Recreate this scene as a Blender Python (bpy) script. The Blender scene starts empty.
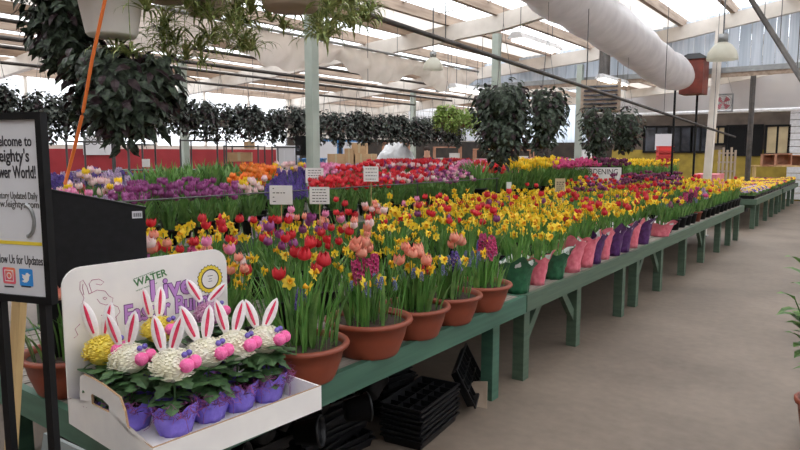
import bpy, math, random
from mathutils import Vector, Matrix, Euler
R = random.Random(7)
sc = bpy.context.scene
col = sc.collection
PI = math.pi

# ---------------------------------------------------------------- camera
F, VX, HY, CH = 640.0, 875.0, 152.0, 1.62
PITCH = math.atan((225 - HY) / F)
YAW = math.atan((VX - 400) / math.hypot(F, 225 - HY))
cp, sp, cy, sy = math.cos(PITCH), math.sin(PITCH), math.cos(YAW), math.sin(YAW)
FWD = Vector((-sy * cp, cy * cp, -sp)); RGT = Vector((cy, sy, 0)); UPV = Vector((-sy * sp, cy * sp, cp))
CAM = Vector((0, 0, CH))
cd = bpy.data.cameras.new('camera'); cam = bpy.data.objects.new('camera', cd); col.objects.link(cam)
cam.matrix_world = Matrix.Translation(CAM) @ Matrix((RGT, UPV, -FWD)).transposed().to_4x4()
cd.sensor_width = 36; cd.lens = F / 800 * 36; cd.clip_start = .05; cd.clip_end = 200
sc.camera = cam

def ray(x, y): return FWD + RGT * ((x - 400) / F) + UPV * ((225 - y) / F)
def atd(x, y, d): return CAM + ray(x, y) * d
def atx(x, y, X): r = ray(x, y); return CAM + r * (X / r.x)
def aty(x, y, Y): r = ray(x, y); return CAM + r * (Y / r.y)
def atz(x, y, Z): r = ray(x, y); return CAM + r * ((Z - CH) / r.z)
def px(p): d = Vector(p) - CAM; return 400 + F * d.dot(RGT) / d.dot(FWD)

# ---------------------------------------------------------------- materials
def s2l(c): return tuple(((v / 255 + .055) / 1.055) ** 2.4 if v > 10 else v / 255 / 12.92 for v in c)
def mat(name, rgb, rough=.6, nz=None, rgb2=None, rand=0, metal=0, bump=0, stretch=None, sss=0, trans=0, spec=.5):
    m = bpy.data.materials.new(name); m.use_nodes = True
    nt = m.node_tree; b = nt.nodes['Principled BSDF']
    c = s2l(rgb) + (1,)
    b.inputs['Roughness'].default_value = rough; b.inputs['Metallic'].default_value = metal
    b.inputs['Specular IOR Level'].default_value = spec
    b.inputs['Base Color'].default_value = c
    out = None
    if nz:
        tc = nt.nodes.new('ShaderNodeTexCoord'); n = nt.nodes.new('ShaderNodeTexNoise')
        n.inputs['Scale'].default_value = nz; n.inputs['Detail'].default_value = 4
        mp = nt.nodes.new('ShaderNodeMapping'); nt.links.new(tc.outputs['Object'], mp.inputs[0])
        if stretch: mp.inputs['Scale'].default_value = stretch
        nt.links.new(mp.outputs[0], n.inputs['Vector'])
        rp = nt.nodes.new('ShaderNodeValToRGB'); rp.color_ramp.elements[0].position = .35; rp.color_ramp.elements[1].position = .65
        rp.color_ramp.elements[0].color = c
        rp.color_ramp.elements[1].color = (s2l(rgb2) if rgb2 else tuple(min(1, v * 1.35) for v in c[:3])) + (1,)
        nt.links.new(n.outputs['Fac'], rp.inputs[0]); out = rp.outputs[0]
        if bump:
            bp = nt.nodes.new('ShaderNodeBump'); bp.inputs['Strength'].default_value = bump; bp.inputs['Distance'].default_value = .01
            nt.links.new(n.outputs['Fac'], bp.inputs['Height']); nt.links.new(bp.outputs[0], b.inputs['Normal'])
    if rand:
        oi = nt.nodes.new('ShaderNodeObjectInfo'); mr = nt.nodes.new('ShaderNodeMapRange')
        mr.inputs['To Min'].default_value = 1 - rand; mr.inputs['To Max'].default_value = 1 + rand
        nt.links.new(oi.outputs['Random'], mr.inputs['Value'])
        hs = nt.nodes.new('ShaderNodeHueSaturation'); hs.inputs['Color'].default_value = c
        if out: nt.links.new(out, hs.inputs['Color'])
        nt.links.new(mr.outputs[0], hs.inputs['Value']); out = hs.outputs[0]
    if out: nt.links.new(out, b.inputs['Base Color'])
    if trans:   # thin petals and leaves let some light through
        tl = nt.nodes.new('ShaderNodeBsdfTranslucent'); tl.inputs[0].default_value = c
        if out: nt.links.new(out, tl.inputs[0])
        mx = nt.nodes.new('ShaderNodeMixShader'); mx.inputs[0].default_value = trans
        nt.links.new(b.outputs[0], mx.inputs[1]); nt.links.new(tl.outputs[0], mx.inputs[2])
        nt.links.new(mx.outputs[0], nt.nodes['Material Output'].inputs[0])
    return m
def sheet(name, rgb, clear):
    m = bpy.data.materials.new(name); m.use_nodes = True; nt = m.node_tree
    nt.nodes.remove(nt.nodes['Principled BSDF'])
    d = nt.nodes.new('ShaderNodeBsdfDiffuse'); d.inputs[0].default_value = s2l(rgb) + (1,)
    t = nt.nodes.new('ShaderNodeBsdfTransparent'); t.inputs[0].default_value = s2l((245, 247, 250)) + (1,)
    tr = nt.nodes.new('ShaderNodeBsdfTranslucent'); tr.inputs[0].default_value = s2l(rgb) + (1,)
    a = nt.nodes.new('ShaderNodeMixShader'); a.inputs[0].default_value = .5
    nt.links.new(d.outputs[0], a.inputs[1]); nt.links.new(tr.outputs[0], a.inputs[2])
    x = nt.nodes.new('ShaderNodeMixShader'); x.inputs[0].default_value = clear
    nt.links.new(a.outputs[0], x.inputs[1]); nt.links.new(t.outputs[0], x.inputs[2])
    nt.links.new(x.outputs[0], nt.nodes['Material Output'].inputs[0])
    return m

M = dict(
    green=mat('bench_green_paint', (56, 92, 76), .5, 5, (68, 106, 88), bump=.1, stretch=(1, .3, 6)),
    olive=mat('bench_faded_green_paint', (68, 88, 72), .55, 6, (82, 102, 84), bump=.1, stretch=(1, .3, 6)),
    plank=mat('weathered_plank', (112, 104, 96), .85, 9, (150, 142, 132), bump=.3, stretch=(8, .5, 8)),
    clay=mat('clay_plastic', (126, 57, 36), .5, 6, (140, 66, 43), rand=.06),
    soil=mat('potting_soil', (42, 32, 26), .95, 60, (70, 55, 44), bump=.6),
    black=mat('black_plastic', (15, 15, 17), .45, 30, (23, 23, 26), spec=.3),
    matteblack=mat('matte_black', (12, 12, 14), .55, 12, (18, 18, 20), spec=.25),
    white=mat('white_card', (236, 232, 228), .55, 8, (228, 224, 222)),
    cardedge=mat('corrugated_edge', (150, 118, 88), .8, 90, (170, 138, 105)),
    paper=mat('white_paper', (214, 214, 218), .6, 3, (208, 208, 212)),
    ink=mat('dark_ink', (45, 42, 48), .6),
    greenink=mat('green_ink', (70, 122, 70), .6),
    purpleink=mat('purple_ink', (192, 138, 208), .6),
    darkpurple=mat('dark_purple_ink', (92, 48, 110), .6),
    pinkink=mat('plum_ink', (176, 96, 130), .6),
    yellowink=mat('yellow_ink', (232, 205, 60), .6),
    insta=mat('magenta_orange_blend', (214, 60, 120), .5, 14, (240, 140, 70)),
    bird=mat('sky_blue_print', (50, 140, 215), .5),
    leaf=mat('bulb_leaf', (76, 116, 58), .5, 14, (122, 158, 86), rand=.22, trans=.25),
    grassleaf=mat('narrow_leaf', (76, 128, 56), .5, 10, (112, 158, 76), rand=.18, trans=.25),
    mumleaf=mat('mum_leaf', (54, 84, 50), .55, 30, (84, 116, 72), trans=.12),
    red=mat('red_petal', (196, 30, 44), .45, 25, (224, 52, 62), rand=.15, trans=.2),
    salmon=mat('salmon_petal', (226, 122, 104), .5, 22, (240, 178, 150), rand=.1, trans=.2),
    pinkp=mat('pink_petal', (222, 120, 170), .5, 22, (240, 170, 200), rand=.12, trans=.2),
    magenta=mat('magenta_petal', (196, 52, 116), .5, 22, (226, 96, 150), rand=.12, trans=.2),
    purple=mat('purple_petal', (134, 54, 112), .45, 22, (168, 92, 150), rand=.18, trans=.2),
    darkp=mat('dark_plum_petal', (92, 26, 66), .45, 22, (128, 48, 92), rand=.18, trans=.2),
    violet=mat('violet_petal', (98, 76, 160), .5, 22, (134, 110, 188), rand=.15, trans=.2),
    lav=mat('pale_lavender_petal', (190, 164, 204), .5, 22, (222, 200, 224), rand=.1, trans=.2),
    cream=mat('white_pink_petal', (240, 224, 214), .5, 22, (232, 180, 190), rand=.08, trans=.2),
    orange=mat('orange_petal', (232, 110, 34), .5, 22, (244, 150, 56), rand=.1, trans=.2),
    yellow=mat('yellow_petal', (246, 206, 36), .5, 25, (250, 224, 70), rand=.08, trans=.25),
    trumpet=mat('golden_trumpet', (240, 176, 20), .5, 25, (246, 192, 40), trans=.2),
    blue=mat('blue_grape_flower', (106, 112, 158), .5, 60, (146, 152, 190), rand=.12, trans=.15),
    mumyellow=mat('lemon_mum_petal', (244, 222, 76), .6, 40, (250, 234, 120), trans=.25),
    mumwhite=mat('ivory_mum_petal', (252, 250, 238), .6, 20, (248, 244, 222), trans=.3),
    mumpurple=mat('rosy_mum_petal', (196, 110, 170), .6, 60, (236, 200, 222), trans=.2),
    felt=mat('white_felt', (240, 232, 234), .9, 60, (250, 246, 246), bump=.3),
    earred=mat('crimson_felt', (222, 44, 84), .9, 60, (236, 84, 118), bump=.3),
    pom=mat('pink_pompom', (240, 96, 160), .95, 90, (250, 130, 184), bump=.6),
    eye=mat('purple_pompom', (92, 78, 160), .9, 80, (130, 116, 196), bump=.5),
    foil=mat('violet_wrap', (112, 92, 196), .4, 26, (134, 114, 216), bump=.5),
    tinsel=mat('plum_tinsel', (110, 46, 96), .3, 40, (160, 86, 140), metal=.5),
    wgreen=mat('green_wrap', (32, 84, 58), .35, 24, (46, 108, 74), bump=.5),
    wpink=mat('pink_wrap', (224, 104, 124), .4, 24, (240, 136, 150), bump=.5),
    wpurple=mat('purple_wrap', (70, 34, 86), .35, 24, (92, 50, 112), bump=.5),
    wlav=mat('lavender_wrap', (206, 190, 220), .4, 24, (226, 214, 232), bump=.5),
    zebra=mat('dark_purple_leaf', (24, 30, 24), .45, 55, (78, 92, 74), rand=.05, trans=.04, spec=.3),
    zebra2=mat('wine_leaf_underside', (44, 26, 34), .5, 30, (58, 46, 46), trans=.05, spec=.3),
    spider=mat('spider_leaf', (92, 112, 54), .5, 50, (170, 178, 112), trans=.18),
    lime=mat('lime_leaf', (132, 158, 74), .5, 30, (164, 186, 104), trans=.25),
    fardark=mat('grey_green_leaf', (54, 62, 54), .55, 30, (104, 110, 102), trans=.1),
    potwhite=mat('white_pot_plastic', (236, 232, 228), .45, 8, (228, 224, 220)),
    pottan=mat('tan_pot_plastic', (176, 158, 140), .5, 8, (166, 148, 130)),
    wire=mat('dull_steel_wire', (92, 92, 92), .4, metal=.6),
    pipe=mat('dark_iron_pipe', (66, 62, 60), .5, 8, (90, 84, 80), metal=.4),
    post=mat('pale_green_post_paint', (176, 186, 176), .5, 4, (160, 170, 160)),
    beam=mat('cream_beam_paint', (226, 218, 208), .6, 3, (206, 198, 188)),
    purlin=mat('brown_timber', (146, 126, 110), .7, 5, (176, 156, 138), stretch=(4, .3, 4)),
    curtain=mat('ivory_shade_cloth', (232, 222, 212), .8, 3, (214, 204, 192), trans=.3),
    poly=mat('poly_tube_film', (232, 228, 228), .35, 5, (218, 214, 214), trans=.35),
    greycurtain=sheet('grey_shade_film', (212, 206, 205), .1),
    roofpanel=sheet('opal_roof_panel', (206, 198, 190), .04),
    skypane=sheet('roof_glazing', (240, 242, 246), .82),
    wallpane=sheet('wall_glazing', (240, 242, 246), .75),
    siding=mat('blue_white_siding', (236, 240, 246), .5, 3, (206, 214, 222), trans=.6, stretch=(6, 6, .2)),
    redwall=mat('red_panel_paint', (160, 44, 52), .5, 3, (146, 38, 46)),
    yellowwall=mat('mustard_paint', (176, 152, 58), .6, 4, (150, 128, 50)),
    warmgrey=mat('grey_brown_wall_board', (120, 108, 98), .8, 2, (92, 82, 74)),  # grey-brown mottle, set dark so the curtain in front reads grey
    darkroom=mat('dark_interior', (52, 46, 42), .8, 3, (72, 62, 54)),  # dimness of the unlit packing bay put into the colour
    darkglass=mat('dark_window_glass', (40, 42, 48), .15, 2, (74, 78, 88)),
    tan=mat('tan_window_blind', (206, 188, 150), .7, 4, (190, 172, 136)),
    cardboard=mat('cardboard', (190, 152, 112), .8, 5, (206, 170, 130)),
    wood=mat('raw_wood', (206, 176, 124), .7, 7, (186, 154, 104), stretch=(5, 5, .4)),
    crate=mat('pinkish_crate_wood', (172, 122, 96), .7, 7, (196, 146, 118)),
    film=mat('white_plastic_film', (222, 222, 224), .3, 14, (240, 240, 242), bump=.5),
    cordorange=mat('orange_cord', (226, 116, 48), .5),
    glass=mat('frosted_lamp_glass', (214, 212, 196), .3, 6, (226, 224, 210), trans=.4),
    steel=mat('galvanised_steel', (160, 162, 162), .4, 8, (140, 142, 142), metal=.5),
    rust=mat('rust_red_paint', (132, 58, 44), .6, 8, (104, 46, 38)),
    skin=mat('skin', (196, 150, 124), .6), cloth=mat('dark_cloth', (40, 40, 46), .8), hair=mat('brown_hair', (52, 38, 30), .8),
    redplastic=mat('red_plastic', (214, 66, 62), .45), bluetarp=mat('blue_plastic', (70, 130, 190), .5),
    pinkbox=mat('pink_card', (216, 116, 128), .6, 6, (226, 136, 146)),
    lit=mat('lamp_tube', (250, 250, 245), .5),
    greyfilm=mat('grey_clear_plastic', (116, 122, 122), .15, 4, (146, 152, 150)),
)
b = M['lit'].node_tree.nodes['Principled BSDF']; b.inputs['Emission Color'].default_value = (1, .98, .93, 1); b.inputs['Emission Strength'].default_value = 4
b = M['skypane'].node_tree  # glazing only, lit by the sky outside

# floor: worn concrete
fm = bpy.data.materials.new('worn_concrete'); fm.use_nodes = True; nt = fm.node_tree; pb = nt.nodes['Principled BSDF']
tc = nt.nodes.new('ShaderNodeTexCoord'); n1 = nt.nodes.new('ShaderNodeTexNoise'); n2 = nt.nodes.new('ShaderNodeTexNoise')
n1.inputs['Scale'].default_value = .9; n1.inputs['Detail'].default_value = 6; n2.inputs['Scale'].default_value = 14; n2.inputs['Detail'].default_value = 6
mx = nt.nodes.new('ShaderNodeMath'); mx.operation = 'MULTIPLY_ADD'; mx.inputs[1].default_value = .35
nt.links.new(tc.outputs['Object'], n1.inputs['Vector']); nt.links.new(tc.outputs['Object'], n2.inputs['Vector'])
nt.links.new(n2.outputs['Fac'], mx.inputs[0]); nt.links.new(n1.outputs['Fac'], mx.inputs[2])
rp = nt.nodes.new('ShaderNodeValToRGB'); rp.color_ramp.elements[0].position = .45; rp.color_ramp.elements[1].position = .9
rp.color_ramp.elements[0].color = s2l((98, 86, 75)) + (1,); rp.color_ramp.elements[1].color = s2l((130, 116, 103)) + (1,)
nt.links.new(mx.outputs[0], rp.inputs[0]); nt.links.new(rp.outputs[0], pb.inputs['Base Color']); pb.inputs['Roughness'].default_value = .6
bp = nt.nodes.new('ShaderNodeBump'); bp.inputs['Strength'].default_value = .15; nt.links.new(n2.outputs['Fac'], bp.inputs['Height']); nt.links.new(bp.outputs[0], pb.inputs['Normal'])
M['floor'] = fm

# ---------------------------------------------------------------- mesh builder
class MB:
    def __init__(s): s.v = []; s.f = []; s.m = []
    def quad(s, a, b, c, d, m=0):
        i = len(s.v); s.v += [tuple(a), tuple(b), tuple(c), tuple(d)]; s.f.append((i, i + 1, i + 2, i + 3)); s.m.append(m)
    def box(s, lo, hi, m=0, mtx=None):
        i = len(s.v); x0, y0, z0 = lo; x1, y1, z1 = hi
        P = [(x0, y0, z0), (x1, y0, z0), (x1, y1, z0), (x0, y1, z0), (x0, y0, z1), (x1, y0, z1), (x1, y1, z1), (x0, y1, z1)]
        if mtx: P = [tuple(mtx @ Vector(p)) for p in P]
        s.v += P
        for q in ((0, 3, 2, 1), (4, 5, 6, 7), (0, 1, 5, 4), (1, 2, 6, 5), (2, 3, 7, 6), (3, 0, 4, 7)):
            s.f.append(tuple(i + k for k in q)); s.m.append(m)
    def tube(s, pts, r, n=6, m=0, caps=True):
        pts = [Vector(p) for p in pts]; rs = r if isinstance(r, (list, tuple)) else [r] * len(pts)
        i0 = len(s.v); up = Vector((.13, .31, .94)).normalized()
        for k, p in enumerate(pts):
            t = (pts[min(k + 1, len(pts) - 1)] - pts[max(k - 1, 0)]).normalized()
            u = up if abs(t.dot(up)) < .95 else Vector((1, 0, 0))
            a = t.cross(u).normalized(); b = t.cross(a)
            for j in range(n):
                w = 2 * PI * j / n; s.v.append(tuple(p + a * (math.cos(w) * rs[k]) + b * (math.sin(w) * rs[k])))
        for k in range(len(pts) - 1):
            for j in range(n):
                s.f.append((i0 + k * n + j, i0 + k * n + (j + 1) % n, i0 + (k + 1) * n + (j + 1) % n, i0 + (k + 1) * n + j)); s.m.append(m)
        if caps:
            s.f.append(tuple(i0 + j for j in range(n))); s.m.append(m)
            e = i0 + (len(pts) - 1) * n; s.f.append(tuple(e + n - 1 - j for j in range(n))); s.m.append(m)
    def lathe(s, prof, n=24, c=(0, 0, 0), m=0, sx=1, sy=1, wob=None):
        i0 = len(s.v)
        for k, (r, z) in enumerate(prof):
            for j in range(n):
                w = 2 * PI * j / n; rr = r; zz = z
                if wob: rr, zz = wob(r, z, w, k)
                s.v.append((c[0] + rr * math.cos(w) * sx, c[1] + rr * math.sin(w) * sy, c[2] + zz))
        for k in range(len(prof) - 1):
            for j in range(n):
                s.f.append((i0 + k * n + j, i0 + k * n + (j + 1) % n, i0 + (k + 1) * n + (j + 1) % n, i0 + (k + 1) * n + j)); s.m.append(m)
    def disc(s, r, z, n=24, c=(0, 0), m=0):
        i = len(s.v)
        for j in range(n): w = 2 * PI * j / n; s.v.append((c[0] + r * math.cos(w), c[1] + r * math.sin(w), z))
        s.f.append(tuple(range(i, i + n))); s.m.append(m)
    def poly(s, pts, m=0):
        i = len(s.v); s.v += [tuple(p) for p in pts]; s.f.append(tuple(range(i, i + len(pts)))); s.m.append(m)
    def prism(s, pts, d, m=0):
        i = len(s.v); n = len(pts); d = Vector(d)
        s.v += [tuple(p) for p in pts] + [tuple(Vector(p) + d) for p in pts]
        s.f.append(tuple(range(i + n - 1, i - 1, -1))); s.m.append(m); s.f.append(tuple(range(i + n, i + 2 * n))); s.m.append(m)
        for j in range(n): s.f.append((i + j, i + (j + 1) % n, i + n + (j + 1) % n, i + n + j)); s.m.append(m)
    def grid(s, fn, nu, nv, m=0):
        i = len(s.v)
        for a in range(nu + 1):
            for b in range(nv + 1): s.v.append(tuple(fn(a / nu, b / nv)))
        for a in range(nu):
            for b in range(nv):
                q = i + a * (nv + 1) + b; s.f.append((q, q + 1, q + nv + 2, q + nv + 1)); s.m.append(m)
    def add(s, o, mtx, m=None):
        i = len(s.v); s.v += [tuple(mtx @ Vector(p)) for p in o.v]
        s.f += [tuple(i + k for k in q) for q in o.f]; s.m += [m if m is not None else k for k in o.m]
    def ball(s, c, r, m=0, n=8, k=6, sq=(1, 1, 1)):
        pr = [(max(1e-4, math.sin(PI * j / k)), -math.cos(PI * j / k)) for j in range(k + 1)]
        i0 = len(s.v)
        for (rr, z) in pr:
            for j in range(n):
                w = 2 * PI * j / n; s.v.append((c[0] + r * sq[0] * rr * math.cos(w), c[1] + r * sq[1] * rr * math.sin(w), c[2] + r * sq[2] * z))
        for a in range(k):
            for j in range(n):
                s.f.append((i0 + a * n + j, i0 + a * n + (j + 1) % n, i0 + (a + 1) * n + (j + 1) % n, i0 + (a + 1) * n + j)); s.m.append(m)
    def mesh(s, name, mats, smooth=True):
        me = bpy.data.meshes.new(name); me.from_pydata(s.v, [], s.f)
        for q in (mats if isinstance(mats, (list, tuple)) else [mats]): me.materials.append(M[q] if isinstance(q, str) else q)
        me.polygons.foreach_set('material_index', s.m); me.polygons.foreach_set('use_smooth', [smooth] * len(s.f))
        me.update(); return me
    def build(s, name, mats, parent=None, smooth=False, loc=None):
        o = bpy.data.objects.new(name, s.mesh(name, mats, smooth)); col.objects.link(o)
        if parent: o.parent = parent
        if loc is not None: o.location = loc
        return o
def tag(o, label, cat, group=None, kind=None):
    o['label'] = label; o['category'] = cat
    if group: o['group'] = group
    if kind: o['kind'] = kind
    return o
def thing(name, label, cat, loc=(0, 0, 0), rz=0, group=None):
    o = bpy.data.objects.new(name, None); o.empty_display_size = .05; col.objects.link(o)
    o.location = loc; o.rotation_euler = (0, 0, rz); return tag(o, label, cat, group)
def struct(name, mb, mats, smooth=False):
    o = mb.build(name, mats, None, smooth); o['kind'] = 'structure'; return o
def inst(name, me, parent, mtx):
    o = bpy.data.objects.new(name, me); col.objects.link(o); o.parent = parent; o.matrix_local = mtx; return o
KIDS = {}
def copy_tree(o, parent=None):
    c = o.copy(); col.objects.link(c); c.parent = parent
    if o not in KIDS: KIDS[o] = list(o.children)
    for ch in KIDS[o]: copy_tree(ch, c)
    return c
def TRS(loc, rot=(0, 0, 0), s=1):
    return Matrix.Translation(Vector(loc)) @ Euler(rot).to_matrix().to_4x4() @ Matrix.Diagonal((s, s, s, 1) if not isinstance(s, tuple) else s + (1,))
def text_mb(body, size, ext=.0006, off=0, align='CENTER'):
    cu = bpy.data.curves.new('t', 'FONT'); cu.body = body; cu.offset = off; cu.size = size; cu.extrude = ext; cu.align_x = align; cu.resolution_u = 3
    o = bpy.data.objects.new('t', cu); col.objects.link(o); dg = bpy.context.evaluated_depsgraph_get()
    me = bpy.data.meshes.new_from_object(o.evaluated_get(dg)); mb = MB()
    mb.v = [tuple(v.co) for v in me.vertices]; mb.f = [tuple(p.vertices) for p in me.polygons]; mb.m = [0] * len(mb.f)
    bpy.data.objects.remove(o); bpy.data.curves.remove(cu); bpy.data.meshes.remove(me); return mb
ORD = ['first', 'second', 'third', 'fourth', 'fifth', 'sixth', 'seventh', 'eighth', 'ninth', 'tenth', 'eleventh', 'twelfth', 'thirteenth',
       'fourteenth', 'fifteenth', 'sixteenth', 'seventeenth', 'eighteenth', 'nineteenth', 'twentieth'] + ['%dth' % k for k in range(21, 21)]
for k in range(21, 60): ORD.append('%d%s' % (k, {1: 'st', 2: 'nd', 3: 'rd'}.get(k % 10, 'th')))

# ================================================================ the greenhouse shell
def roof_z(x):
    if x < -5: return 3.95 + .07 * (x + 5)
    if x < 4: return 3.95 + .15 * (x + 5)
    return 5.3 - .15 * (x - 4)
XL, XR, YB, YE = -14.0, 8.0, -4.0, 25.0
m = MB(); m.box((XL - .3, YB - .3, -.1), (XR + .3, YE + .3, 0)); struct('floor', m, 'floor')
strips = []; x = XL; k = 0
while x < XR - .01:
    strips.append((x, min(x + .9, XR), k)); x += .9; k += 1
m = MB()
for (a, b2, k) in strips:
    op = k % 3 == 2
    y = YB
    while y < YE:
        m.quad((a, y, roof_z(a)), (b2, y, roof_z(b2)), (b2, y + 1.0, roof_z(b2)), (a, y + 1.0, roof_z(a)), 1 if op else 0); y += 1.0
ceiling = struct('ceiling', m, ['skypane', 'roofpanel'])
for (a, b2, k) in strips:
    m = MB(); z = roof_z(a); m.box((a - .04, YB, z - .17), (a + .04, YE, z - .01)); m.build('purlin', 'purlin', ceiling)
m = MB(); y = YB
while y < YE:
    for (a, b2, k) in strips:
        if k % 3 != 2: m.quad((a + .04, y, roof_z(a) - .03), (b2 - .04, y, roof_z(b2) - .03), (b2 - .04, y + .05, roof_z(b2) - .03), (a + .04, y + .05, roof_z(a) - .03))
    y += 1.0
m.build('glazing_bars', 'beam', ceiling)
for y in (1.2, 5.3, 9.4, 13.6, 17.8, 22.0):
    m = MB(); P = [(XL, roof_z(XL)), (-5, roof_z(-5)), (4, roof_z(4)), (XR, roof_z(XR))]
    pts = [(x, y - .06, z - .16) for x, z in P] + [(x, y - .06, z - .42) for x, z in P[::-1]]
    for i in range(3):
        (xa, za), (xb, zb) = P[i], P[i + 1]
        m.prism([(xa, y - .06, za - .16), (xb, y - .06, zb - .16), (xb, y - .06, zb - .42), (xa, y - .06, za - .42)], (0, .12, 0))
    m.build('rafter', 'beam', ceiling)

# left wall: red panels under white glazing, then a plainer stretch, coloured dark below for the unlit bay, with a glass door and a roll-up door
m = MB(); YR = 13.4
m.box((XL - .12, YB, 0), (XL, YR, 1.69), 0)
m.box((XL - .1, YB, 1.69), (XL - .02, YR, 1.78), 2)
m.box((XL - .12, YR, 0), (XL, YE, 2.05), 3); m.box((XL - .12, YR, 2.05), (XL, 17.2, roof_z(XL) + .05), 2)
m.box((XL - .12, 17.2, 2.05), (XL, YE, roof_z(XL) + .05), 2)
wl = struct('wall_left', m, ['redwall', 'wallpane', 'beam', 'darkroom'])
m = MB(); m.box((XL - .07, YB, 1.78), (XL - .05, YR, roof_z(XL) + .05)); m.build('glazing', 'wallpane', wl)
for y in [YB + 1.45 * k for k in range(1, 12)]:
    m = MB(); m.box((XL - .05, y - .03, 1.78), (XL + .01, y + .03, roof_z(XL))); m.build('mullion', 'beam', wl)
m = MB(); m.box((XL - .05, 14.4, .1), (XL + .03, 17.0, 2.0)); m.box((XL, 14.4, 0), (XL + .06, 14.5, 2.1), 1); m.box((XL, 15.6, 0), (XL + .06, 15.72, 2.1), 1); m.box((XL, 16.95, 0), (XL + .06, 17.05, 2.1), 1)
d1 = struct('door_1', m, ['bluetarp', 'darkglass'])
m = MB(); m.box((XL + .03, 14.6, .9), (XL + .05, 15.5, 1.95)); m.box((XL + .03, 15.8, .9), (XL + .05, 16.9, 1.95)); m.build('door_pane', 'paper', d1)
# roll-up door in the corner of the left wall
m = MB(); z = 2.1
while z < 3.25: m.box((XL, 19.5, z), (XL + .05, 24.6, z + .2)); z += .215
struct('door_2', m, 'film')
# unseen walls that close the house, added to contain the light
for nm, lo, hi, ax in (('wall_right', (XR, YB, 0), (XR + .1, YE, 1.2), 0), ('wall_back', (XL, YB - .1, 0), (XR, YB, 1.2), 1)):
    m = MB(); zg_ = 5.4 if ax else 2.6; m.box(lo, (hi[0], hi[1], zg_)); o = struct(nm, m, 'warmgrey')
    if not ax: m = MB(); m.box((lo[0] + .02, lo[1] + .02, zg_), (hi[0] - .02, hi[1] - .02, 4.75)); m.build('glazing', 'wallpane', o)
# end wall
m = MB()
xs = aty(612, 150, YE).x
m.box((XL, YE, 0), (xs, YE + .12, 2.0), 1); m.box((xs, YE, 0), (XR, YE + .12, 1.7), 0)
m.box((XL, YE, 2.0), (xs, YE + .12, 5.4), 3); m.box((xs, YE, 1.7), (XR, YE + .12, 5.4), 2)
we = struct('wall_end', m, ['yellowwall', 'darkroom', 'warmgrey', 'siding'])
def wall_rect(nm, x0, y0, x1, y1, mt, Y=YE, th=.05, frame=True):
    a = aty(x0, y0, Y); c = aty(x1, y1, Y); z0, z1 = sorted((a.z, c.z)); z0 = max(z0, .02)
    m = MB(); m.box((a.x, Y - th, z0), (c.x, Y - .002, z1)); o = struct(nm, m, mt)
    if frame:
        m = MB(); w = .07
        m.box((a.x - w, Y - th - .03, z0 - w), (a.x, Y - .001, z1 + w)); m.box((c.x, Y - th - .03, z0 - w), (c.x + w, Y - .001, z1 + w))
        m.box((a.x, Y - th - .03, z1), (c.x, Y - .001, z1 + w)); m.box((a.x, Y - th - .03, z0 - w), (c.x, Y - .001, z0))
        xm = (a.x + c.x) / 2; m.box((xm - .03, Y - th - .02, z0), (xm + .03, Y - .001, z1)); m.build('window_frame', 'matteblack', o)
    return o
wall_rect('window_1', 646, 128, 667, 151, 'darkglass'); wall_rect('window_2', 672, 128, 690, 151, 'darkglass')
wall_rect('window_3', 694, 128, 708, 151, 'darkglass'); wall_rect('window_4', 713, 128, 724, 143, 'tan')
wall_rect('window_5', 729, 127, 760, 154, 'matteblack'); wall_rect('window_6', 768, 127, 787, 153, 'tan')
wall_rect('window_7', 735, 77, 757, 100, 'darkglass'); wall_rect('window_8', 772, 69, 797, 92, 'tan'); wall_rect('window_9', 700, 80, 722, 98, 'tan')
a = aty(791, 110, YE); m = MB(); z = .05
while z < 3.0: m.box((a.x, YE - .08, z), (a.x + 3, YE - .002, z + .2)); z += .22
struct('door_3', m, 'film')
# siding partition under the fourth rafter with its gutter rail
m = MB(); zg = 3.2
x = -9.0
while x < 4: m.box((x, 13.80, zg), (x + .19, 13.83, roof_z(x) - .05)); x += .2
part_ = struct('wall_partition', m, 'siding')
m = MB(); m.box((-9, 13.70, zg - .08), (4, 13.79, zg + .02)); m.build('gutter_rail', 'steel', part_)
m = MB(); m.box((-7.2, 13.72, zg - .16), (1.5, 13.76, zg - .08)); m.build('timber_header', 'purlin', part_)

# shade film hung across the house in front of the end windows
def cloth_band(nm, x0, x1, Y, z0, z1, mt, label, sag=.05):
    m = MB(); m.grid(lambda u, v: (x0 + (x1 - x0) * u, Y + .06 * math.sin(u * 60) * (1 - v) + .03 * math.sin(u * 23), z0 + (z1 - z0) * v - sag * abs(math.sin(u * 14)) * (1 - v)), 90, 4)
    return tag(m.build(nm, mt, None, True), label, 'curtain')
cloth_band('shade_curtain', -9.0, 0.8, 23.8, 3.0, 4.15, 'greycurtain', 'long grey translucent curtain strung above the dark end windows')
m = MB(); m.tube([(-9.2, 23.66, 4.17), (1, 23.66, 4.17)], .03, 6); m.tube([(-9.2, 23.66, 2.95), (1, 23.66, 2.95)], .06, 6)
tag(m.build('curtain_rail', 'film'), 'pair of thin rails carrying the grey curtain at the end', 'rail')

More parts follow.
